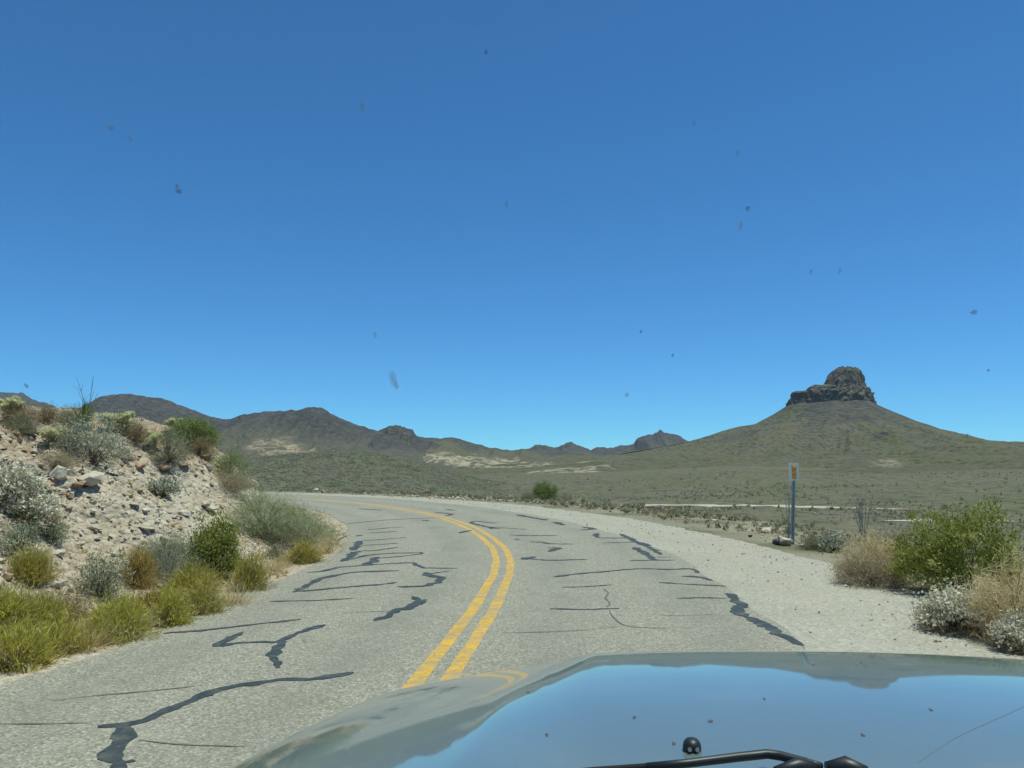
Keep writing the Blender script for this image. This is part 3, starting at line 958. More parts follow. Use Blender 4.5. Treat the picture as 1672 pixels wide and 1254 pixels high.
# gravel on both edges of the asphalt and over the shoulder
s_i = NPR.integers(90, NI - 60, 26000)
c, nr = CENTRE[s_i], NRM[s_i]
side = NPR.random(26000)
off = np.where(side < 0.3, -HALF - 0.05 - np.abs(NPR.normal(0, 0.35, 26000)), HALF + 0.02 + NPR.random(26000) ** 0.8 * 3.6)
jit = NPR.normal(0, 0.2, (26000, 2))
X, Y = c[:, 0] + nr[:, 0] * off + jit[:, 0], c[:, 1] + nr[:, 1] * off + jit[:, 1]
S = signed_dist(X, Y)
ok = (np.abs(S) > HALF - 0.02) & (Y > 3) & (Y < 45) & (X > -22)
# the bend beyond thins out
X, Y, S = X[ok], Y[ok], S[ok]
Z = np.where(S < 0, bank_h(X, Y, S), np.maximum(ground_h(X, Y, S), -0.1 * sstep(HALF + 1.9, HALF + 3.1, S) if True else 0))
sz = 0.010 + 0.045 * NPR.random(len(X)) ** 4 + 0.05 * sstep(HALF + 2.2, HALF + 3.2, S) * NPR.random(len(X)) ** 3
V, F = scatter_mesh(np.stack([X, Y, Z], 1), sz, small_hulls, 5)
tag(link("roadside_gravel", mesh_data("gravel", V, F), MAT_ROCK_PALE), "loose pale gravel along both edges of the asphalt", "gravel", kind="stuff")

# single rocks along the shoulder
SHOULDER_ROCKS = [
 (1283, 890, 26, 22, "pale", "jagged white rock at the foot of the marker post"), (1270, 889, 16, 13, "dark", "small dark rock leaning on the white rock by the marker post"),
 (1250, 869, 24, 11, "pale", "flat pale block lying in the shrubs just left of the marker post"), (1067, 833, 24, 11, "dark", "dark jagged boulder where the dirt track meets the shoulder"),
 (1121, 853, 10, 6, "dark", "dark stone alone on the pale shoulder below the dirt track"), (1105, 843, 8, 4, "dark", "tiny dark stone just above the lone dark shoulder stone"), (1120, 840, 9, 5, "pale", "pale stone at the shrub edge of the shoulder"),
 (1168, 850, 14, 4, "pale", "long low pale stone on the outer edge of the shoulder"), (1155, 852, 9, 4, "dark", "dark chip beside the long low pale stone"), (1225, 876, 10, 5, "dark", "dark stone between the flat pale block and the shoulder"),
 (515, 803, 14, 9, "pale", "bright white boulder on the rim of the far bend"), (528, 804, 12, 6, "red", "rusty boulder next to the bright white one on the far rim"), (479, 797, 12, 6, "dark", "dark boulder on the far rim near the corner bush"),
 (813, 818, 8, 4, "pale", "white stone on the far shoulder left of the dark green bush"), (1312, 893, 14, 5, "pale", "flat pale stone just right of the marker post"), (1366, 909, 12, 5, "pale", "flat pale stone left of the golden bush")]
for i, (px, py, wp, hp, kd, lab) in enumerate(SHOULDER_ROCKS):
    p = hit(px, py)
    t = math.hypot(p[0], p[1]) / FPX
    o = link("rock", ROCKS[kd][(i * 4) % 9], None)
    place_rock(o, p, wp * t * 1.15, hp * t, 40 + i)
    tag(o, lab, "rock", "rocks along the shoulder")
# low berm rocks on the far rim: bits too many to count
pts, sz = [], []
for _ in range(420):
    u = RNG.random()
    px = RNG.uniform(400, 1010)
    py = np.interp(px, [400, 480, 560, 680, 813, 931, 1010], [792, 798, 804, 811, 815.5, 822, 828]) + RNG.uniform(-1.5, 3)
    p = hit(px, py)
    pts.append(p); sz.append(RNG.uniform(0.05, 0.2) * (1.5 if px < 500 else 1))
V, F = scatter_mesh(np.array(pts), np.array(sz), small_hulls, 6)
tag(link("rim_rubble", mesh_data("rim", V, F), MAT_ROCK_PALE), "line of small pale rocks on the rim of the far bend", "rubble", kind="stuff")

# ------------------------------------------------------------------ plants
LM = {
 "yellow": leaf_mat("yellow_green_stems", [(0.0, (0.25, 0.225, 0.05)), (0.45, (0.44, 0.38, 0.075)), (0.8, (0.54, 0.46, 0.12)), (1.0, (0.60, 0.53, 0.25))], 0.38),
 "lime": leaf_mat("lime_green_stems", [(0.0, (0.28, 0.235, 0.06)), (0.35, (0.44, 0.425, 0.06)), (0.75, (0.57, 0.51, 0.10)), (1.0, (0.72, 0.60, 0.27))], 0.42),
 "gold": leaf_mat("golden_stems", [(0.0, (0.24, 0.155, 0.045)), (0.5, (0.43, 0.29, 0.07)), (1.0, (0.56, 0.43, 0.17))], 0.35),
 "sage": leaf_mat("grey_green_leaves", [(0.0, (0.19, 0.195, 0.11)), (0.5, (0.33, 0.345, 0.21)), (1.0, (0.49, 0.50, 0.34))], 0.28),
 "blue": leaf_mat("blue_grey_leaves", [(0.0, (0.20, 0.21, 0.145)), (0.5, (0.34, 0.355, 0.255)), (1.0, (0.54, 0.55, 0.43))], 0.28),
 "white": leaf_mat("silver_leaves", [(0.0, (0.42, 0.39, 0.26)), (0.5, (0.66, 0.62, 0.46)), (1.0, (0.82, 0.78, 0.63))], 0.22),
 "creo": leaf_mat("creosote_leaves", [(0.0, (0.11, 0.13, 0.025)), (0.5, (0.26, 0.29, 0.055)), (0.85, (0.38, 0.39, 0.10)), (1.0, (0.54, 0.50, 0.22))], 0.42),
 "green": leaf_mat("fresh_green_leaves", [(0.0, (0.12, 0.15, 0.045)), (0.5, (0.23, 0.28, 0.09)), (1.0, (0.36, 0.40, 0.17))], 0.38),
 "pale": leaf_mat("pale_green_leaves", [(0.0, (0.20, 0.22, 0.11)), (0.5, (0.35, 0.39, 0.20)), (1.0, (0.49, 0.53, 0.32))], 0.35),
 "tan": leaf_mat("dry_tan_twigs", [(0.0, (0.25, 0.195, 0.12)), (0.5, (0.42, 0.34, 0.215)), (1.0, (0.58, 0.50, 0.35))], 0.28),
 "brown": leaf_mat("dry_brown_twigs", [(0.0, (0.16, 0.115, 0.06)), (0.5, (0.28, 0.21, 0.105)), (1.0, (0.42, 0.34, 0.19))], 0.28),
 "straw": leaf_mat("straw_stems", [(0.0, (0.46, 0.34, 0.15)), (0.5, (0.64, 0.50, 0.25)), (1.0, (0.78, 0.68, 0.44))], 0.38),
 "olive": leaf_mat("olive_stems", [(0.0, (0.16, 0.165, 0.09)), (0.5, (0.27, 0.27, 0.155)), (1.0, (0.40, 0.385, 0.25))], 0.28),
 "scrub": leaf_mat("scrub_leaves", [(0.0, (0.20, 0.22, 0.12)), (0.5, (0.31, 0.32, 0.185)), (1.0, (0.44, 0.42, 0.27))], 0.35),
}
kst = NT("woody_stem", 0.9, 0.1); kst.color(kst.ramp(kst.noise(kst.geo(), 30, 3), [(0.3, (0.10, 0.078, 0.055)), (0.7, (0.22, 0.18, 0.135))]))
MAT_STEM = kst.m
kst2 = NT("pale_dry_stem", 0.9, 0.1); kst2.color(kst2.ramp(kst2.noise(kst2.geo(), 30, 3), [(0.3, (0.26, 0.25, 0.19)), (0.7, (0.42, 0.40, 0.31))]))
MAT_DRY = kst2.m

STYLE = {  # clumps, leaves per clump, leaf length, leaf width, upright, clump size, stems, lower fill
 "broom": dict(nc=85, nl=80, ll=0.085, lw=0.0055, up=0.68, cs=0.14, ns=46, low=0.02),
 "sage": dict(nc=70, nl=48, ll=0.040, lw=0.010, up=0.35, cs=0.13, ns=50, low=0.10),
 "brittle": dict(nc=85, nl=34, ll=0.036, lw=0.019, up=0.25, cs=0.085, ns=60, low=0.30),
 "creosote": dict(nc=120, nl=75, ll=0.036, lw=0.012, up=0.5, cs=0.10, ns=60, low=0.12),
 "twig": dict(nc=80, nl=44, ll=0.12, lw=0.004, up=0.4, cs=0.16, ns=60, low=0.05),
 "grass": dict(nc=30, nl=46, ll=0.20, lw=0.004, up=0.85, cs=0.20, ns=14, low=0.0),
}


def blades(P, Dv, L, W, rg):
    """slender leaf quads (a kite) at P along Dv; returns verts, faces"""
    n = len(P)
    Dv = Dv / (np.linalg.norm(Dv, axis=1)[:, None] + 1e-9)
    rnd = rg.normal(size=(n, 3))
    sv = np.cross(Dv, rnd); sv /= np.linalg.norm(sv, axis=1)[:, None] + 1e-9
    a = P - Dv * L[:, None] * 0.5
    b = P + sv * W[:, None] * 0.5 - Dv * L[:, None] * 0.05
    c = P + Dv * L[:, None] * 0.5
    d = P - sv * W[:, None] * 0.5 - Dv * L[:, None] * 0.05
    V = np.stack([a, b, c, d], 1).reshape(-1, 3)
    F = np.arange(4 * n).reshape(n, 4)
    return V, F


def shrub_parts(w, h, style, seed, sparse=1.0, lean=0.0, tall=None):
    """meshes of a shrub w wide and h high: (stems, foliage)"""
    st = STYLE[style]
    rg = np.random.default_rng(seed)
    R = w / 2
    big = max(w, h)
    nc = int(st["nc"] * sparse * np.clip(big / 0.8, 0.55, 1.9))
    az = rg.uniform(0, 2 * math.pi, nc)
    el = np.arcsin(rg.uniform(st["low"] * 0.3, 1, nc))
    rad = rg.uniform(0.35, 1.0, nc) ** 0.5
    lump = 1 + 0.22 * fbm(np.cos(az) * 1.4 + seed, np.sin(az) * 1.4, np.sin(el) * 1.6, seed % 997, 3)
    cx = R * rad * lump * np.cos(az) * np.cos(el) * 0.92 + lean * h * rad * np.sin(el)
    cy = R * rad * lump * np.sin(az) * np.cos(el) * 0.92
    cz = h * (st["low"] + (0.95 - st["low"]) * rad * lump * np.sin(el) * (0.8 + 0.3 * rg.random(nc)))
    C = np.stack([cx, cy, np.maximum(cz, 0.04 * h)], 1)
    nl = st["nl"]
    cs = st["cs"] * min(1.0, 0.55 + 0.45 * big) * (0.6 + 0.8 * rg.random(nc))
    k = np.repeat(np.arange(nc), nl)
    P = C[k] + rg.normal(0, 1, (nc * nl, 3)) * cs[k][:, None] * np.array([0.55, 0.55, 0.5])
    P[:, 2] = np.abs(P[:, 2]) + 0.004
    radial = P.copy(); radial[:, 2] += 0.25 * h
    radial /= np.linalg.norm(radial, axis=1)[:, None] + 1e-9
    up = st["up"]
    Dv = radial * up + rg.normal(0, 1, P.shape) * (1 - up) * 0.7
    sc = np.clip(0.55 + 0.5 * big, 0.6, 1.25)
    L = st["ll"] * sc * (0.6 + 0.9 * rg.random(len(P)))
    W = st["lw"] * (0.7 + 0.7 * rg.random(len(P))) * (1.15 if style == "brittle" else 1.0)
    V, F = blades(P, Dv, L, W, rg)
    tint = np.clip(0.5 + 0.22 * rg.normal(size=nc)[k] + 0.16 * rg.normal(size=len(P)), 0, 1)
    fol = mesh_data("foliage", V, F, None, False, {"tint": tint})
    # stems from the root to the clumps
    ns = min(nc, st["ns"])
    SV, SF = [], []
    for i in rg.choice(nc, ns, replace=False):
        e = C[i]
        mid = e * np.array([0.42, 0.42, 0.55]) + rg.normal(0, 0.03 * big, 3)
        r0 = np.array([rg.normal(0, 0.05 * R), rg.normal(0, 0.05 * R), -0.03])
        mid[2] = max(mid[2], 0.02)
        v, f = tube([r0, mid, e], [0.0075 * sc, 0.005 * sc, 0.0022 * sc], 3, False)
        SF += [tuple(q + len(SV) for q in t) for t in f]
        SV += v
    stem = mesh_data("stems", np.array(SV), np.array(SF))
    return stem, fol


def plant(name, label, cat, px, py, wpx, hpx, style, leaf, seed, group=None, stem=None, sparse=1.0, p=None, lean=0.0):
    p = hit(px, py) if p is None else p
    t = math.hypot(p[0], p[1]) / FPX * 1.02
    root = empty(name, (p[0], p[1], p[2] - 0.02), random.Random(seed).uniform(0, 6.28))
    tag(root, label, cat, group)
    sm, fm = shrub_parts(wpx * t, hpx * t, style, seed, sparse, lean)
    link("stems", sm, stem or MAT_STEM, root)
    link("foliage", fm, LM[leaf], root)
    return root, p, t


PL = [
 # name, label, px, base py, width, height, style, leaves
 ("brittlebush", "large silvery bush with brown underside at the left edge of the bank", 16, 840, 88, 82, "brittle", "white"),
 ("brittlebush", "small bright silver bush just below the large silvery one", 50, 852, 76, 40, "brittle", "white"),
 ("desert_shrub", "dull grey shrub low on the bank above the yellow mound", 28, 900, 54, 44, "sage", "sage"),
 ("desert_shrub", "very small grey shrub under the small silver bush", 86, 884, 34, 28, "sage", "sage"),
 ("broom_bush", "round yellow-green mound alone on bare stony ground at the left", 45, 948, 62, 43, "broom", "yellow"),
 ("sage_bush", "dense grey-green dome bush in the middle of the verge", 163, 974, 78, 66, "sage", "sage"),
 ("broom_bush", "rusty orange bush beside the dense grey-green dome", 224, 958, 46, 54, "broom", "gold"),
 ("desert_shrub", "wide pale grey loose bush behind the rusty orange one", 270, 932, 96, 58, "twig", "sage"),
 ("desert_shrub", "spiky blue-grey plant between the orange bush and the yellow dome", 272, 955, 50, 46, "grass", "blue"),
 ("broom_bush", "smooth mustard yellow dome bush in front of the dark creosote", 318, 970, 80, 40, "broom", "yellow"),
 ("creosote_bush", "dark green upright creosote bush on the verge at the left", 350, 944, 84, 100, "creosote", "creo"),
 ("broom_bush", "yellow-olive bush right of the dark creosote on the verge", 408, 966, 52, 56, "broom", "yellow"),
 ("broom_bush", "green-yellow tuft cut by the left edge above the road", 8, 1018, 87, 42, "broom", "lime"),
 ("broom_bush", "olive tuft behind the leftmost roadside tufts", 66, 1016, 66, 38, "broom", "lime"),
 ("desert_shrub", "brownish dry bush between two green tufts at the left", 112, 1010, 56, 38, "twig", "brown"),
 ("broom_bush", "lowest lime green tuft at the asphalt edge on the far left", 28, 1092, 79, 62, "broom", "lime"),
 ("broom_bush", "pale straw and lime tuft next to the lowest lime tuft", 96, 1068, 62, 47, "broom", "lime"),
 ("broom_bush", "widest bright lime tuft on the road edge", 190, 1044, 102, 60, "broom", "lime"),
 ("broom_bush", "lime tuft with brown base where the first tar line starts", 277, 1022, 62, 52, "broom", "lime"),
 ("broom_bush", "small yellow-green tuft touching the asphalt past the lime tufts", 334, 1004, 47, 40, "broom", "yellow"),
 ("broom_bush", "ochre bush behind the row of lime tufts", 246, 1000, 56, 36, "broom", "gold"),
 ("straw_tuft", "straw coloured grass tuft between the yellow dome and the asphalt", 382, 990, 40, 22, "grass", "straw"),
 ("straw_tuft", "straw grass under the wide lime tuft at the road edge", 140, 1062, 60, 26, "grass", "straw"),
 ("desert_shrub", "tall loose green-grey bush at the inside corner of the bend", 428, 872, 124, 76, "twig", "pale"),
 ("desert_shrub", "feathery pale green bush hanging over the road at the corner", 502, 888, 84, 58, "twig", "pale"),
 ("desert_shrub", "grey-brown thicket under the tall corner bush", 450, 886, 90, 34, "twig", "olive"),
 ("broom_bush", "small mustard bush at the road edge under the corner bush", 493, 920, 54, 32, "broom", "yellow"),
 ("straw_tuft", "pale straw tuft at the tip of the corner by the asphalt", 538, 904, 44, 32, "grass", "straw"),
 ("desert_shrub", "tiny olive shrub between the corner bush and the creosote", 451, 913, 24, 20, "sage", "olive"),
 ("straw_tuft", "straw grass between the olive bush and the mustard corner bush", 450, 936, 40, 22, "grass", "straw"),
 ("sage_bush", "big hazy blue-grey bush on the crest of the bank", 152, 756, 100, 66, "sage", "blue"),
 ("sage_bush", "smaller grey bush on the crest touching the big blue-grey one", 104, 734, 52, 48, "sage", "sage"),
 ("brittlebush", "small silver clump at the foot of the big blue-grey crest bush", 118, 740, 26, 24, "brittle", "white"),
 ("desert_shrub", "olive-grey rounded bush on the crest near its right end", 274, 752, 64, 50, "twig", "olive"),
 ("desert_shrub", "dark brown twiggy bush at the right end of the crest", 322, 742, 52, 26, "twig", "brown"),
 ("creosote_bush", "bright green bush standing tallest at the right end of the crest", 314, 732, 76, 48, "creosote", "green"),
 ("creosote_bush", "green bush on the end slope of the bank facing the far hill", 374, 786, 60, 54, "twig", "green"),
 ("desert_shrub", "low yellowish bush at the toe of the end slope", 376, 800, 70, 24, "twig", "tan"),
 ("desert_shrub", "rusty brown bush on the skyline at the left edge", 28, 694, 50, 34, "twig", "brown"),
 ("desert_shrub", "small dark olive bush on the skyline left of the yucca", 78, 690, 26, 24, "twig", "brown"),
 ("desert_shrub", "tan-grey bush directly left of the yucca", 112, 692, 34, 26, "twig", "olive"),
 ("desert_shrub", "rust tinted bush between the chollas and the olive crest bush", 222, 722, 40, 34, "twig", "brown"),
 ("sage_bush", "grey bush behind the big blue-grey one on its right", 200, 712, 44, 36, "sage", "sage"),
 ("desert_shrub", "low green-brown plant under the rusty skyline bush", 34, 706, 40, 16, "twig", "olive"),
 ("brittlebush", "flat silvery bush with a dark shadow halfway up the bank", 266, 812, 54, 28, "brittle", "blue"),
 ("desert_shrub", "low ragged weed on the bank left of the flat silvery bush", 92, 760, 50, 14, "twig", "tan"),
 ("creosote_bush", "large glossy green creosote bush at the right edge of the photo", 1578, 970, 182, 124, "creosote", "creo"),
 ("dry_bush", "golden tan dry bush left of the large green creosote", 1432, 950, 108, 74, "twig", "straw"),
 ("dry_bush", "greyish brown tangle at the base of the golden bush", 1425, 955, 100, 44, "twig", "tan"),
 ("brittlebush", "white leaved low bush on the shoulder below the large creosote", 1566, 1030, 118, 60, "brittle", "white"),
 ("dry_bush", "big dry pale bush cut off by the right edge", 1658, 1046, 130, 118, "twig", "straw"),
 ("brittlebush", "white leaved sprigs in front of the big dry bush at the right edge", 1664, 1062, 70, 46, "brittle", "white"),
 ("desert_shrub", "dark green bush standing alone on the far shoulder", 890, 818, 50, 34, "creosote", "green"),
 ("desert_shrub", "small brown bush right of the lone dark green bush", 926, 819, 24, 18, "twig", "brown"),
 ("desert_shrub", "pale olive bush left of the lone dark green bush", 862, 818, 26, 16, "twig", "olive"),
 ("straw_tuft", "yellow grass patch right of the small brown bush", 950, 821, 24, 10, "grass", "straw"),
 ("desert_shrub", "low weeds at the foot of the marker post", 1330, 896, 40, 20, "twig", "olive"),
 ("desert_shrub", "silver weeds between the marker post and the golden bush", 1362, 900, 44, 26, "brittle", "blue"),
 ("dry_bush", "low dry brush behind the golden bush", 1460, 912, 90, 36, "twig", "tan"),
]
CATS = {"brittlebush": "bush", "broom_bush": "bush", "sage_bush": "bush", "creosote_bush": "bush", "dry_bush": "bush", "desert_shrub": "shrub", "straw_tuft": "grass tuft"}
for i, (nm, lab, px, py, wp, hp, stl, lf) in enumerate(PL):
    root, p, t = plant(nm, lab, CATS[nm], px, py, wp, hp, stl, lf, 1000 + i * 13, "plants beside the road", sparse=1.25 if wp > 70 else 1.0)
    if lf == "white" and wp > 60:                        # brown dead wood showing under the silver leaves
        sm, fm = shrub_parts(wp * t * 0.9, hp * t * 0.62, "twig", 5000 + i, 0.7)
        link("dead_twigs", fm, LM["brown"], root)
    elif stl == "broom":                                 # dry tangle at the foot of the tufts
        sm, fm = shrub_parts(wp * t * 1.02, hp * t * 0.5, "twig", 6000 + i, 0.55)
        link("dead_twigs", fm, LM["tan" if i % 2 else "brown"], root)

# cholla cactus
LM_CH = leaf_mat("cholla_spines", [(0.0, (0.50, 0.47, 0.22)), (0.5, (0.74, 0.71, 0.40)), (1.0, (0.90, 0.87, 0.60))], 0.4)
kc = NT("cholla_joint", 0.8, 0.2); kc.color(kc.ramp(kc.noise(kc.geo(), 25, 3), [(0.3, (0.30, 0.31, 0.12)), (0.7, (0.48, 0.47, 0.22))]))
MAT_JOINT = kc.m


def cholla(label, px, py, wpx, hpx, seed):
    p = hit(px, py)
    t = math.hypot(p[0], p[1]) / FPX
    w, h = wpx * t, hpx * t
    rg = random.Random(seed)
    root = empty("cholla_cactus", (p[0], p[1], p[2] - 0.03), rg.uniform(0, 6))
    tag(root, label, "cactus", "chollas on the crest of the bank")
    trunk = MB(); trunk.tube([(0, 0, -0.03), (0.01 * h, 0, h * 0.25), (0, 0.01, h * 0.5)], [0.028, 0.026, 0.02], 7)
    trunk.build("trunk", MAT_STEM, root, smooth=True)
    j = MB(); SP_, SD_ = [], []
    def grow(b, d, L, lev):
        e = b + d * L
        r = 0.021 + 0.003 * lev
        j.tube([b, b + d * L * 0.15, b + d * L * 0.5, b + d * L * 0.9, e], [r * 0.5, r * 0.95, r, r * 0.85, r * 0.3], 7)
        n = 70
        for _ in range(n):
            f = rg.uniform(0.05, 1.05)
            v = Vector((rg.gauss(0, 1), rg.gauss(0, 1), rg.gauss(0, 1)))
            v = (v - d * v.dot(d) * 0.7).normalized()
            SP_.append(b + d * L * f + v * r * 1.25); SD_.append(v + d * 0.25)
        if lev < 3:
            for _ in range(rg.choice([1, 2, 2]) + (lev == 0)):
                nd = (d + Vector((rg.gauss(0, 0.7), rg.gauss(0, 0.7), rg.uniform(0.0, 0.8)))).normalized()
                grow(e, nd, L * rg.uniform(0.7, 1.0), lev + 1)
    for _ in range(6):
        a = rg.uniform(0, 6.28)
        z = h * rg.uniform(0.3, 0.5)
        d = Vector((math.cos(a) * 0.9, math.sin(a) * 0.9, rg.uniform(0.3, 1.0))).normalized()
        grow(Vector((0, 0, z)), d, min(w, h) * 0.17, 0)
    j.build("joints", MAT_JOINT, root, smooth=True)
    rr = np.random.default_rng(seed)
    P = np.array([tuple(v) for v in SP_]); Dv = np.array([tuple(v) for v in SD_])
    V, F = blades(P, Dv, np.full(len(P), 0.036) * rr.uniform(0.6, 1.2, len(P)), np.full(len(P), 0.0065), rr)
    link("spines", mesh_data("spines", V, F, None, False, {"tint": rr.random(len(P))}), LM_CH, root)


cholla("pale spiny cholla cactus on the skyline at the left edge", 12, 690, 34, 46, 1)
cholla("pale cholla cactus next to the yucca on its right", 176, 706, 26, 34, 2)
cholla("bushiest pale cholla cactus against the dark mountain", 206, 712, 32, 44, 3)
cholla("low yellow cholla cactus in front of the olive crest bush", 252, 738, 30, 40, 4)
cholla("small pale cholla cactus left of the big blue-grey bush", 82, 732, 26, 32, 5)
cholla("pale cholla cactus poking out beside the bright green crest bush", 288, 712, 34, 34, 6)
cholla("low pale cholla cactus behind the grey crest bush", 96, 722, 24, 24, 7)


def yucca(label, px, py, wpx, hpx, seed):
    p = hit(px, py)
    t = math.hypot(p[0], p[1]) / FPX
    L = hpx * t
    rg = random.Random(seed)
    root = empty("yucca_plant", (p[0], p[1], p[2]), 0)
    tag(root, label, "yucca")
    V, F, T = [], [], []
    for i in range(110):
        a = rg.uniform(0, 6.28); el = math.radians(rg.uniform(5, 88))
        d = Vector((math.cos(a) * math.cos(el), math.sin(a) * math.cos(el), math.sin(el)))
        s = d.cross(Vector((0, 0, 1))).normalized()
        l = L * rg.uniform(0.75, 1.05); w = 0.014
        b = Vector((0, 0, 0.06))
        n = len(V)
        V += [b - s * w, b + s * w, b + d * l * 0.5 + s * w * 0.9, b + d * l * 0.5 - s * w * 0.9, b + d * l]
        F += [(n, n + 1, n + 2, n + 3), (n + 3, n + 2, n + 4, n + 4)]
        T += [rg.random() * (1 if el > 0.5 else 0.7)] * 2
    me = bpy.data.meshes.new("blades")
    me.from_pydata([tuple(v) for v in V], [], [f if f[2] != f[3] else f[:3] for f in F])
    a = me.attributes.new("tint", 'FLOAT', 'FACE'); a.data.foreach_set("value", np.array(T, np.float32))
    link("blades", me, LM["green"], root)
    kb = MB(); kb.tube([(0, 0, -0.1), (0, 0, 0.02), (0, 0, 0.1)], [0.07, 0.09, 0.05], 8)
    kb.build("trunk", MAT_STEM, root, smooth=True)
    for k in range(7):                                    # pale dry leaves standing at the right
        d = Vector((rg.uniform(0.15, 0.75), rg.uniform(-0.2, 0.2), 1)).normalized()
        m = MB(); m.tube([(0, 0, 0.05), tuple(d * L * 0.8), tuple(d * L * rg.uniform(1.2, 1.7))], [0.008, 0.007, 0.002], 4)
        m.build("dry_leaf", MAT_DRY, root)


yucca("spiky green yucca with pale dry leaves on the crest of the bank", 136, 696, 48, 34, 9)


def canes(name, label, cat, px, py, wpx, hpx, n, mat, seed, spread=1.0, r=0.006, group=None):
    p = hit(px, py)
    t = math.hypot(p[0], p[1]) / FPX
    w, h = wpx * t, hpx * t
    rg = random.Random(seed)
    root = empty(name, (p[0], p[1], p[2] - 0.02), 0)
    tag(root, label, cat, group)
    for k in range(n):
        a = rg.uniform(0, 6.28); q = rg.uniform(0.1, 0.5) * w * spread
        hh = h * rg.uniform(0.6, 1.05)
        m = MB()
        pts = [(0, 0, 0)]
        for f in (0.35, 0.7, 1.0):
            pts.append((math.cos(a) * q * f ** 1.3 + rg.gauss(0, 0.012), math.sin(a) * q * f ** 1.3 + rg.gauss(0, 0.012), hh * f))
        m.tube(pts, [r, r * 0.85, r * 0.65, r * 0.3], 5)
        for _ in range(2):
            f = rg.uniform(0.4, 0.9)
            b = Vector(pts[2])
            e = b + Vector((rg.gauss(0, 0.12), rg.gauss(0, 0.12), rg.uniform(0.1, 0.25))) * (h / 1.0)
            m.tube([tuple(b), tuple(e)], [r * 0.5, r * 0.2], 4)
        m.build("cane", mat, root)


canes("flower_stalk", "thin tall stalks rising above the yucca into the sky", "stalk", 142, 692, 40, 72, 3, MAT_STEM, 5, 1.0, 0.006)
canes("ocotillo", "pale bare upright canes behind the golden bush", "ocotillo", 1412, 898, 46, 88, 12, MAT_DRY, 6, 1.0, 0.008)
canes("dry_stalk", "leaning pale canes right of the upright ones", "stalk", 1462, 898, 60, 62, 6, MAT_DRY, 8, 1.4, 0.007)
canes("dry_stalk", "tall dry pale stalk tangled around the marker post", "stalk", 1288, 888, 26, 86, 5, MAT_DRY, 7, 1.0, 0.008)
canes("dead_branch", "dark fallen branch at the tip of the corner by the road", "branch", 548, 884, 40, 16, 6, MAT_STEM, 12, 2.0, 0.01)

# ------------------------------------------------------------------ far scrub on the plain and the near hill (too many to count)
def scrub_mass(name, label, P, size, leaf, seed):
    rg = np.random.default_rng(seed)
    n, k = len(P), 12
    base = np.repeat(P, k, 0)
    s = np.repeat(size, k)
    az, el = rg.uniform(0, 6.28, n * k), rg.uniform(0.1, 1.5, n * k)
    Dv = np.stack([np.cos(az) * np.cos(el), np.sin(az) * np.cos(el), np.sin(el)], 1)
    Q = base + Dv * (s * 0.35)[:, None]
    V, F = blades(Q, Dv + rg.normal(0, 0.5, Dv.shape), s * 0.6, s * 0.2, rg)
    tint = np.clip(np.repeat(rg.random(n), k) * 0.8 + 0.2 * rg.random(n * k), 0, 1)
    tag(link(name, mesh_data(name, V, F, None, False, {"tint": tint}), LM[leaf]), label, "scrub", kind="stuff")


rg = np.random.default_rng(21)
N = 60000
ang = rg.uniform(-0.75, 0.75, N); r = 15 * np.exp(rg.random(N) * math.log(330 / 15))
X, Y = r * np.sin(ang), r * np.cos(ang)
S = signed_dist(X, Y)
ok = (S > HALF + 3.6) & (rg.random(N) < (0.10 + 0.90 * sstep(-0.15, 0.35, fbm(X * 0.045, Y * 0.045, 0, 31, 4))) * (1 - 0.45 * sstep(90, 200, r)))
tz = np.array([hit(px, py, 160)[:2] for px, py in [(985, 824.5), (1050, 825), (1300, 828), (1500, 833.5)]])
trk = np.interp(X, tz[:, 0], tz[:, 1])
ok &= ~((np.abs(Y - trk) < 2.6) & (X > tz[0, 0] - 2) & (X < tz[-1, 0] + 2))
X, Y, S, r = X[ok], Y[ok], S[ok], r[ok]
Z = ground_h(X, Y, S)
m3 = rg.random(len(X))
for nm, lab, lf, a, b in (("plain_scrub", "olive scrub covering the plain beyond the shoulder", "scrub", 0, 0.5), ("tan_plain_scrub", "tan scrub scattered over the plain beyond the shoulder", "tan", 0.5, 0.8), ("green_plain_scrub", "green scrub scattered over the plain beyond the shoulder", "olive", 0.8, 1.01)):
    q = (m3 >= a) & (m3 < b)
    scrub_mass(nm, lab, np.stack([X, Y, Z], 1)[q], np.minimum(0.26 * np.exp(rg.normal(0, 0.5, q.sum())) * np.clip(r[q] / 60, 0.5, 1.3), 0.25 + 0.004 * r[q]), lf, 5)
# on the near hill
nv = NEARV.reshape(-1, 3); ns_, nt_ = NEARV.shape[:2]
M = 9000
fs, ft = rg.random(M) * (ns_ - 2), rg.random(M) ** 0.8 * (nt_ * 0.80)
i, j = fs.astype(int), np.minimum(ft.astype(int), nt_ - 2)
u, v = (fs - i)[:, None], (ft - j)[:, None]
Pn = (NEARV[i, j] * (1 - u) + NEARV[i + 1, j] * u) * (1 - v) + (NEARV[i, j + 1] * (1 - u) + NEARV[i + 1, j + 1] * u) * v
Pn = Pn[(Pn[:, 2] > -4.5)]
half = len(Pn) // 2
scrub_mass("hill_scrub", "olive scrub dotting the low near hill", Pn[:half], rg.uniform(0.25, 0.55, half), "olive", 8)
scrub_mass("dark_hill_scrub", "dark green scrub dotting the low near hill", Pn[half:], rg.uniform(0.25, 0.55, len(Pn) - half), "scrub", 9)

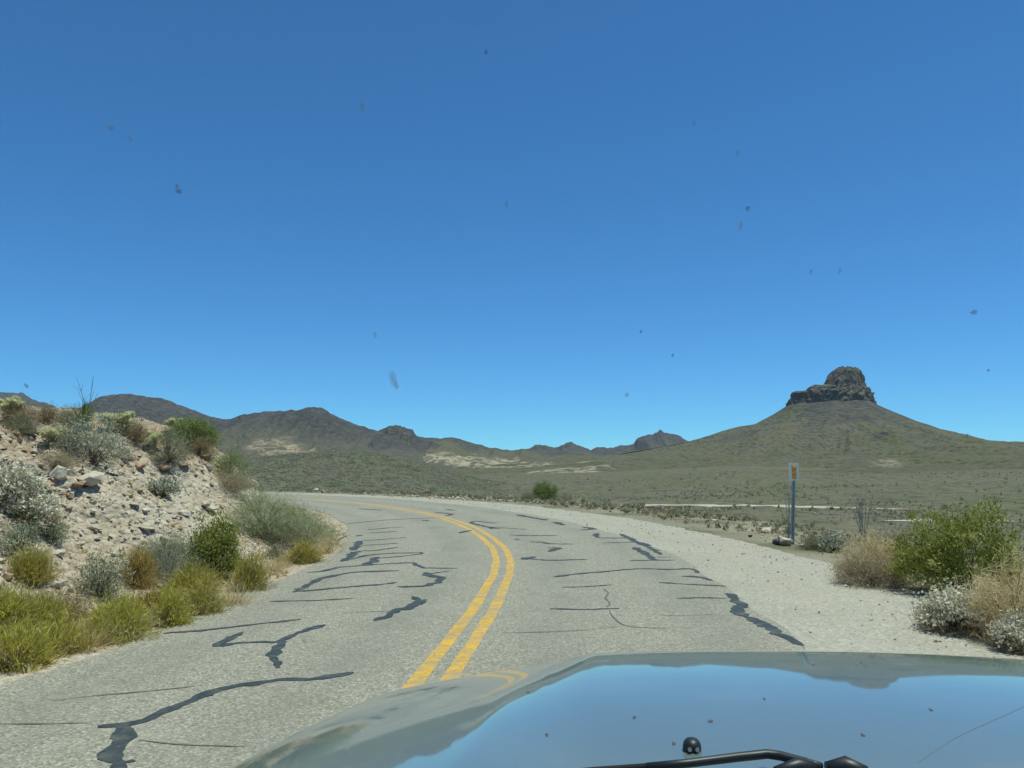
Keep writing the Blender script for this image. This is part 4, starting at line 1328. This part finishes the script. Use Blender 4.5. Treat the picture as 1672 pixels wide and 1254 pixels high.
NW = 5200
i_ = rg.integers(95, NI - 60, NW)
o_ = HALF + 2.9 + np.abs(rg.normal(0, 2.6, NW))
X, Y = CENTRE[i_, 0] + NRM[i_, 0] * o_ + rg.normal(0, 0.3, NW), CENTRE[i_, 1] + NRM[i_, 1] * o_ + rg.normal(0, 0.3, NW)
S = signed_dist(X, Y)
ok = (S > HALF + 2.75) & (Y > 4) & (fbm(X * 0.5, Y * 0.5, 0, 55, 3) > -0.35)
X, Y, S = X[ok], Y[ok], S[ok]
W_ = np.stack([X, Y, ground_h(X, Y, S)], 1)
h_ = rg.random(len(W_))
for nm, lab, lf, a, b in (("roadside_weeds", "low olive weeds along the outer edge of the shoulder", "olive", 0, 0.5), ("dry_roadside_weeds", "low dry weeds along the outer edge of the shoulder", "tan", 0.5, 1.1)):
    q = (h_ >= a) & (h_ < b)
    scrub_mass(nm, lab, W_[q], rg.uniform(0.08, 0.26, q.sum()), lf, 15)

NL = 2600
i_ = rg.integers(100, 190, NL)
o_ = -HALF - 0.12 - np.abs(rg.normal(0, 0.9, NL))
X, Y = CENTRE[i_, 0] + NRM[i_, 0] * o_ + rg.normal(0, 0.15, NL), CENTRE[i_, 1] + NRM[i_, 1] * o_ + rg.normal(0, 0.15, NL)
S = signed_dist(X, Y)
ok = (S < -HALF - 0.08) & (fbm(X * 0.9, Y * 0.9, 0, 57, 3) > -0.25)
X, Y, S = X[ok], Y[ok], S[ok]
scrub_mass("verge_litter", "dry straw and litter between the tufts on the inner verge", np.stack([X, Y, bank_h(X, Y, S)], 1), rg.uniform(0.04, 0.13, len(X)), "straw", 16)

# ------------------------------------------------------------------ thin dry haze over the whole place
HZ = 3600.0
m = MB(); m.box((0, 0, 145), (2 * HZ, 2 * HZ, 310))
kh = bpy.data.materials.new("desert_haze"); kh.use_nodes = True
kh.node_tree.nodes.remove(kh.node_tree.nodes["Principled BSDF"])
pv = kh.node_tree.nodes.new("ShaderNodeVolumePrincipled")
pv.inputs["Color"].default_value = (0.66, 0.86, 1.0, 1)
pv.inputs["Density"].default_value = 0.00006
pv.inputs["Anisotropy"].default_value = 0.2
kh.node_tree.links.new(pv.outputs[0], kh.node_tree.nodes["Material Output"].inputs["Volume"])
tag(m.build("haze", kh), "thin bluish haze between the road and the far hills", "haze", kind="stuff")

# ------------------------------------------------------------------ marker post
p = hit(1294, 888)
t = math.hypot(p[0], p[1]) / FPX
post = empty("marker_post", (p[0], p[1], p[2]), 0)
tag(post, "roadside marker post with a white plate and three amber reflectors", "sign")
kp = NT("galvanised_steel", 0.5, 0.4); kp.b.inputs["Metallic"].default_value = 0.35
kp.color(kp.ramp(kp.noise(kp.geo(), 12, 4), [(0.3, (0.36, 0.43, 0.40)), (0.7, (0.50, 0.56, 0.53))]))
H = 122 * t
LEAN = 6.5 * t / H
def lean_pt(x, y, z): return (x + LEAN * z, y, z)
m = MB()
for (x0, x1, y) in ((-0.036, -0.018, 0.0), (-0.018, 0.018, 0.028), (0.018, 0.036, 0.0)):
    if y == 0.0:
        V = [lean_pt(x, yy, z) for z in (-0.2, H * 0.98) for yy in (-0.003, 0.003) for x in (x0, x1)]
    else:
        V = [lean_pt(x, yy, z) for z in (-0.2, H * 0.98) for yy in (y - 0.003, y + 0.003) for x in (x0, x1)]
    m.add(V, [(0, 1, 3, 2), (4, 6, 7, 5), (0, 4, 5, 1), (2, 3, 7, 6), (0, 2, 6, 4), (1, 5, 7, 3)])
for sx in (-1, 1):
    V = [lean_pt(sx * 0.018 + dx, yy, z) for z in (-0.2, H * 0.98) for yy in (0.003, 0.025) for dx in (-0.003, 0.003)]
    m.add(V, [(0, 1, 3, 2), (4, 6, 7, 5), (0, 4, 5, 1), (2, 3, 7, 6), (0, 2, 6, 4), (1, 5, 7, 3)])
m.build("post", kp.m, post)
kw = NT("white_plate", 0.5, 0.4); kw.color(kw.ramp(kw.noise(kw.geo(), 8, 4), [(0.3, (0.80, 0.78, 0.70)), (0.7, (0.90, 0.89, 0.84))]))
pw, phh = 15 * t, 27 * t
pc = Vector(lean_pt(0, -0.012, H - phh / 2))
m = MB(); m.box(pc, (pw, 0.012, phh)); plate = m.build("plate", kw.m, post, bevel=0.003)
ka = NT("amber_reflector", 0.25, 0.5); ka.color((0.80, 0.38, 0.03)); ka.b.inputs["Coat Weight"].default_value = 0.6
kd = NT("amber_backing", 0.6, 0.3); kd.color((0.70, 0.36, 0.05))
m = MB(); m.box(pc + Vector((0, -0.009, 0)), (pw * 0.48, 0.004, phh * 0.78)); m.build("reflector_panel", kd.m, plate, bevel=0.001)
for k in (-1, 0, 1):
    V, F = [], []
    n = 20
    c = pc + Vector((0, -0.011, k * phh * 0.255))
    R = pw * 0.225
    for ring, (rr, yy) in enumerate(((1.0, 0.0), (0.9, -0.006), (0.55, -0.010))):
        for q in range(n):
            an = 2 * math.pi * q / n
            V.append((c.x + R * rr * math.cos(an), c.y + yy, c.z + R * rr * math.sin(an)))
    V.append((c.x, c.y - 0.012, c.z))
    for ring in range(2):
        F += [(ring * n + q, ring * n + (q + 1) % n, (ring + 1) * n + (q + 1) % n, (ring + 1) * n + q) for q in range(n)]
    F += [(2 * n + q, 2 * n + (q + 1) % n, 3 * n, 3 * n) for q in range(n)]
    MB().add(V, F).build("reflector", ka.m, plate, smooth=True)
for k in (-1, 1):
    m = MB(); q = pc + Vector((0, -0.008, k * phh * 0.455)); m.tube([q, q + Vector((0, -0.006, 0))], 0.008, 8); m.build("bolt", kp.m, plate)

# ------------------------------------------------------------------ the car the picture is taken from
YAW, COFF = 0.1071, 0.602
cyw, syw = math.cos(YAW), math.sin(YAW)
car = empty("car", (0, 0, 0), 0)
tag(car, "silver-green car seen from the driver's seat, only bonnet and wiper in view", "car")
car.rotation_euler = (0, 0, -YAW)
car.location = (COFF * cyw, -COFF * syw, 0.03)


def hood_z(u, v):
    t = v - 1.1
    au = np.abs(u)
    z = 1.0925 - 0.02 * t - 0.0633 * t * t - 0.3956 * np.maximum(0, t - 0.9395) ** 2 - 4.0 * np.maximum(0, t - 1.32) ** 2
    z = z - 0.0246 * (u / 0.7) ** 2
    q = np.clip((au - 0.627) / 0.536, 0, 1)
    z = z - 0.066 * np.maximum(0, au - 0.627) - 0.02 * (1 - np.sqrt(np.maximum(0, 1 - q * q)))
    z = z + (0.0529 - 0.0965 * t + 0.0291 * t * t) * sstep(0.607, 0.777, au)      # raised fender, falling forward
    return z


kpaint = NT("silver_green_paint", 0.42, 0.5)
pp = kpaint.geo()
kpaint.color(kpaint.ramp(kpaint.noise(pp, 3.0, 4), [(0.3, (0.150, 0.195, 0.185)), (0.55, (0.165, 0.208, 0.196)), (0.75, (0.215, 0.24, 0.215))]))
kpaint.b.inputs["Metallic"].default_value = 0.25
kpaint.b.inputs["Coat Weight"].default_value = 1.0
kpaint.b.inputs["Coat IOR"].default_value = 1.58
rr = kpaint.ramp(kpaint.noise(pp, 9, 6, 0.65), [(0.3, 0.02), (0.8, 0.06)])
kpaint.l(rr, kpaint.b.inputs["Coat Roughness"])
PAINT = kpaint.m
kblk = NT("black_plastic", 0.45, 0.4); kblk.color((0.018, 0.020, 0.021)); BLACK = kblk.m
krub = NT("rubber", 0.8, 0.2); krub.color((0.02, 0.02, 0.02)); RUBBER = krub.m


def panel(name, us, vs_, zf, thick=0.02):
    U, Vv = np.meshgrid(us, vs_, indexing='ij')
    Z = zf(U, Vv)
    top = np.stack([U, Vv, Z], -1).reshape(-1, 3)
    nu, nv_ = len(us), len(vs_)
    F = grid_faces(nu, nv_)
    o = link(name, mesh_data(name, top, F, None, True), PAINT, car)
    return o


vs_ = np.linspace(0.95, 2.62, 130)
hood = panel("bonnet", np.linspace(-0.7068, 0.7068, 130), vs_, hood_z)
for sgn, nm in ((-1, "fender"), (1, "fender")):
    us = np.concatenate([0.690 + 0.4727 * np.sin(np.linspace(0, math.pi / 2, 70)), [1.166]])
    U, Vv = np.meshgrid(us, np.linspace(0.75, 2.62, 120), indexing='ij')
    Z = hood_z(U, Vv) - 0.0004 - 0.0012 * (U < 0.7068)
    Z[-1] -= 0.10
    # flank below the crest
    lo = np.stack([U[-1:], Vv[-1:], np.full_like(Z[-1:], 0.45)], -1)
    P = np.concatenate([np.stack([U, Vv, Z], -1), lo], 0)
    wy = ((P[-1:, :, 1] - 2.1) ** 2)
    P[-1:, :, 2] = np.where(wy < 0.36 ** 2, 0.33 + np.sqrt(np.maximum(0.37 ** 2 - wy, 0)), 0.33)
    P[..., 0] *= sgn
    Fc = grid_faces(P.shape[0], P.shape[1])
    if sgn > 0: Fc = Fc[:, ::-1]
    link(nm, mesh_data(nm, P.reshape(-1, 3), Fc, None, True), PAINT, car)
# front face, bumper
m = MB()
n = 40
us = np.linspace(-1.0, 1.0, n)
rows = []
for z, dy in ((0.66, 2.56), (0.60, 2.62), (0.50, 2.66), (0.38, 2.65), (0.30, 2.60)):
    rows.append([(u, dy - 0.10 * (u / 1.06) ** 4, float(hood_z(np.array(u), np.array(2.62))) - 0.002 if z is None else z) for u in us])
V = [q for r_ in rows for q in r_]
m.add(V, [(a * n + b, a * n + b + 1, (a + 1) * n + b + 1, (a + 1) * n + b) for a in range(len(rows) - 1) for b in range(n - 1)])
m.build("front_bumper", PAINT, car, smooth=True)
for sgn in (-1, 1):
    m = MB()
    n = 28
    V, F = [], []
    prof = [(0.0, 0.12), (0.20, 0.12), (0.22, 0.10), (0.31, 0.11), (0.33, 0.08), (0.33, -0.08), (0.31, -0.11)]
    for rr_, xx in prof:
        for q in range(n):
            an = 2 * math.pi * q / n
            V.append((sgn * (0.98 + xx), 2.1 + rr_ * math.cos(an), 0.33 + rr_ * math.sin(an)))
    for a in range(len(prof) - 1):
        F += [(a * n + q, a * n + (q + 1) % n, (a + 1) * n + (q + 1) % n, (a + 1) * n + q) for q in range(n)]
    MB().add(V, F).build("wheel", RUBBER, car, smooth=True)
# cowl, windscreen frame and roof (outside the picture)
m = MB()
m.add([(-1.10, 0.55, 1.03), (1.10, 0.55, 1.03), (0.73, 0.94, 1.055), (-0.73, 0.94, 1.055)], [(0, 1, 2, 3)])
m.build("cowl", BLACK, car)
WB, WT = (0.62, 1.08), (0.02, 1.74)                     # bottom and top of the glass: forward, height
for sgn in (-1, 1):
    m = MB(); m.tube([(sgn * 1.18, WB[0] + 0.02, WB[1] - 0.06), (sgn * 1.14, (WB[0] + WT[0]) / 2, (WB[1] + WT[1]) / 2 + 0.02), (sgn * 1.02, WT[0], WT[1] + 0.03)], 0.035, 8)
    m.build("windscreen_pillar", PAINT, car, smooth=True)
m = MB(); m.box((0, WT[0] - 0.75, WT[1] + 0.06), (2.0, 1.5, 0.05)); m.build("roof", PAINT, car, bevel=0.02)
for sgn in (-1, 1):
    m = MB(); m.box((sgn * 1.12, -0.15, 0.68), (0.06, 1.9, 0.66)); m.build("door", PAINT, car, bevel=0.02)

# windscreen: clear greenish glass, bug marks and a crack on it
kg = bpy.data.materials.new("windscreen_glass"); kg.use_nodes = True
kt = kg.node_tree; kt.nodes.remove(kt.nodes["Principled BSDF"])
tb = kt.nodes.new("ShaderNodeBsdfTransparent"); tb.inputs[0].default_value = (0.91, 1.0, 0.96, 1)
kt.links.new(tb.outputs[0], kt.nodes["Material Output"].inputs[0])
m = MB()
m.add([(-1.16, WB[0], WB[1] - 0.05), (1.16, WB[0], WB[1] - 0.05), (1.0, WT[0], WT[1] + 0.03), (-1.0, WT[0], WT[1] + 0.03)], [(0, 1, 2, 3)])
glass = m.build("windscreen", kg, car)
CARI = Matrix.Translation(car.location) @ Matrix.Rotation(-YAW, 4, 'Z')
CARI = CARI.inverted()
eye_l = CARI @ Vector((0, 0, CAM_H))
gn = Vector((0, WT[1] - WB[1], WB[0] - WT[0])).normalized()
g0 = Vector((0, WB[0], WB[1] - 0.05))
g1 = Vector((0, WT[0], WT[1] + 0.03))
gn = Vector((0, (g1 - g0).z, -(g1 - g0).y)).normalized()
gu = Vector((1, 0, 0)); gv = (g1 - g0).normalized()


def on_glass(px, py, lift=0.002):
    d = CARI.to_3x3() @ Vector(tuple(ray(px, py)))
    t = (g0 - eye_l).dot(gn) / d.dot(gn)
    return eye_l + d * (t) + gn * (lift if gn.y > 0 else -lift), t


def smear_mat(name, col, alpha, soft=True):
    k = NT(name, 0.9, 0.1); k.color(col)
    tr = k.n("ShaderNodeBsdfTransparent"); mx = k.n("ShaderNodeMixShader")
    if soft:
        k.l(k.math('MULTIPLY', k.ramp(k.attr("fade"), [(0.0, 0.0), (0.45, 0.75), (1.0, 1.0)]), alpha), mx.inputs[0])
    else:
        mx.inputs[0].default_value = alpha
    k.l(tr.outputs[0], mx.inputs[1]); k.l(k.b.outputs[0], mx.inputs[2]); k.l(mx.outputs[0], k.out.inputs[0])
    return k.m


BUG_D, BUG_P = smear_mat("dark_bug_mark", (0.27, 0.26, 0.23), 0.6), smear_mat("pale_bug_smear", (0.50, 0.50, 0.45), 0.42)
BUG_R = smear_mat("brown_bug_mark", (0.30, 0.17, 0.13), 0.65)
BUGS = [(590, 176, 7, 14, BUG_P), (1222, 343, 8, 8, BUG_D), (1211, 372, 6, 16, BUG_P), (1594, 514, 13, 8, BUG_D), (288, 316, 11, 9, BUG_R), (284, 308, 6, 7, BUG_D), (639, 624, 12, 30, BUG_P), (646, 632, 9, 18, BUG_P),
        (611, 550, 6, 12, BUG_P), (1134, 203, 6, 9, BUG_P), (1206, 253, 5, 9, BUG_P), (792, 88, 6, 6, BUG_R), (1327, 449, 6, 10, BUG_P), (1047, 548, 5, 7, BUG_D), (1099, 583, 5, 7, BUG_D), (1024, 648, 7, 10, BUG_P),
        (1617, 609, 6, 5, BUG_R), (176, 212, 15, 9, BUG_P), (207, 229, 6, 10, BUG_P), (1446, 702, 9, 16, BUG_P), (826, 338, 5, 14, BUG_P), (1135, 768, 10, 12, BUG_P), (846, 803, 9, 14, BUG_P), (495, 1052, 10, 12, BUG_P), (38, 634, 8, 8, BUG_D), (1583, 716, 5, 5, BUG_D), (1374, 447, 5, 12, BUG_P)]
for i, (px, py, wp, hp, bm_) in enumerate(BUGS):
    c, t = on_glass(px, py, 0.001 + 0.0002 * (i % 7))
    rg_ = random.Random(i)
    n = 14
    V = [tuple(c)]
    s = t / FPX * 0.5 * 1.3
    for q in range(n):
        an = 2 * math.pi * q / n
        k = rg_.uniform(0.65, 1.15)
        V.append(tuple(c + gu * (wp * s * k * math.cos(an)) + gv * (hp * s * 1.2 * k * math.sin(an))))
    bo = MB().add(V, [(0, 1 + q, 1 + (q + 1) % n) for q in range(n)]).build("bug_mark", bm_, glass)
    at_ = bo.data.attributes.new("fade", 'FLOAT', 'POINT'); at_.data.foreach_set("value", np.array([1.0] + [0.0] * n, np.float32))
CRK = smear_mat("glass_crack", (0.80, 0.74, 0.50), 0.5, False)
INSECT = smear_mat("dead_insect", (0.10, 0.09, 0.08), 0.85, False)
cl = [on_glass(px, py)[0] for px, py in ((1500, 1254), (1560, 1214), (1600, 1195), (1640, 1178), (1700, 1150))]
V, F = [], []
for i, q in enumerate(cl):
    V += [tuple(q + gv * 0.0006), tuple(q - gv * 0.0006)]
for i in range(len(cl) - 1): F.append((2 * i, 2 * i + 1, 2 * i + 3, 2 * i + 2))
MB().add(V, F).build("glass_crack", CRK, glass)


def on_hood(px, py):
    d = CARI.to_3x3() @ Vector(tuple(ray(px, py)))
    t = np.arange(0.8, 3.2, 0.002)
    P = np.array(eye_l)[None] + t[:, None] * np.array(d)[None]
    k = np.argmax(P[:, 2] < hood_z(P[:, 0], P[:, 1]))
    return Vector(tuple(P[k])), t[k]


# washer nozzle
c, t = on_hood(1130, 1225)
s = 15 * t / FPX
V, F = [], []
n = 20
for (rr_, zz) in ((1.0, -0.004), (1.0, 0.45), (0.9, 0.85), (0.65, 1.15), (0.3, 1.28)):
    for q in range(n):
        an = 2 * math.pi * q / n
        V.append((c.x + s * rr_ * math.cos(an), c.y + s * 1.2 * rr_ * math.sin(an), c.z + s * zz))
V.append((c.x, c.y, c.z + s * 1.3))
for a in range(4): F += [(a * n + q, a * n + (q + 1) % n, (a + 1) * n + (q + 1) % n, (a + 1) * n + q) for q in range(n)]
F += [(4 * n + q, 4 * n + (q + 1) % n, 5 * n, 5 * n) for q in range(n)]
noz = MB().add(V, F).build("washer_nozzle", BLACK, car, smooth=True)
kj = NT("steel_jet", 0.3, 0.5); kj.b.inputs["Metallic"].default_value = 1.0; kj.color((0.6, 0.6, 0.55))
for sx in (-0.38, 0.42):
    q = Vector((c.x + sx * s, c.y - 1.12 * s, c.z + 0.5 * s))
    m = MB(); m.tube([q, q + Vector((0, -0.0035, 0))], 0.0028, 10); m.build("jet", kj.m, noz)
# wiper: arm, blade carrier and pivot block lying over the rear edge of the bonnet
def wip(px, py, up):
    q, t = on_hood(px, min(py, 1262))
    d = CARI.to_3x3() @ Vector(tuple(ray(px + 6, py + 5)))
    tt = t * (1 - up)
    return eye_l + d * tt
m = MB()
pts = [wip(880, 1262, 0.05), wip(960, 1253, 0.05), wip(1056, 1246, 0.05)]
m.tube(pts, 0.0042, 8); m.build("wiper_blade", RUBBER, car, smooth=True)
m = MB()
pts = [wip(1050, 1247, 0.06), wip(1120, 1241, 0.06), wip(1200, 1231, 0.06), wip(1246, 1226, 0.06), wip(1268, 1229, 0.06), wip(1310, 1240, 0.05), wip(1335, 1247, 0.05)]
m.tube(pts, [0.0048, 0.0052, 0.0056, 0.0058, 0.0058, 0.0056, 0.005], 10)
arm = m.build("wiper_arm", BLACK, car, smooth=True)
m = MB()
for a, b, r_ in (((1262, 1256), (1330, 1250), 0.010), ((1345, 1250), (1405, 1258), 0.0125)):
    m.tube([wip(a[0], a[1], 0.04), wip((a[0] + b[0]) / 2, min(a[1], b[1]) - 4, 0.045), wip(b[0], b[1], 0.04)], [r_ * 0.7, r_, r_ * 0.8], 8)
m.build("wiper_pivot", BLACK, car, smooth=True)
# insects stuck to the bonnet
for i, (px, py) in enumerate([(862, 1131), (1036, 1172), (1160, 1178), (893, 1201), (1408, 1200), (1328, 1086), (1406, 1083), (1248, 1142), (1100, 1215), (1520, 1160)]):
    c, t = on_hood(px, py)
    rg_ = random.Random(i)
    c.z += 0.0012
    V = [tuple(c + Vector((0, 0, 0.0015)))]
    for q in range(9):
        an = 2 * math.pi * q / 9
        k = rg_.uniform(0.4, 1.1) * 0.0040
        V.append((c.x + k * math.cos(an), c.y + 2.2 * k * math.sin(an), c.z))
    MB().add(V, [(0, 1 + q, 1 + (q + 1) % 9) for q in range(9)]).build("dead_insect", INSECT, hood)
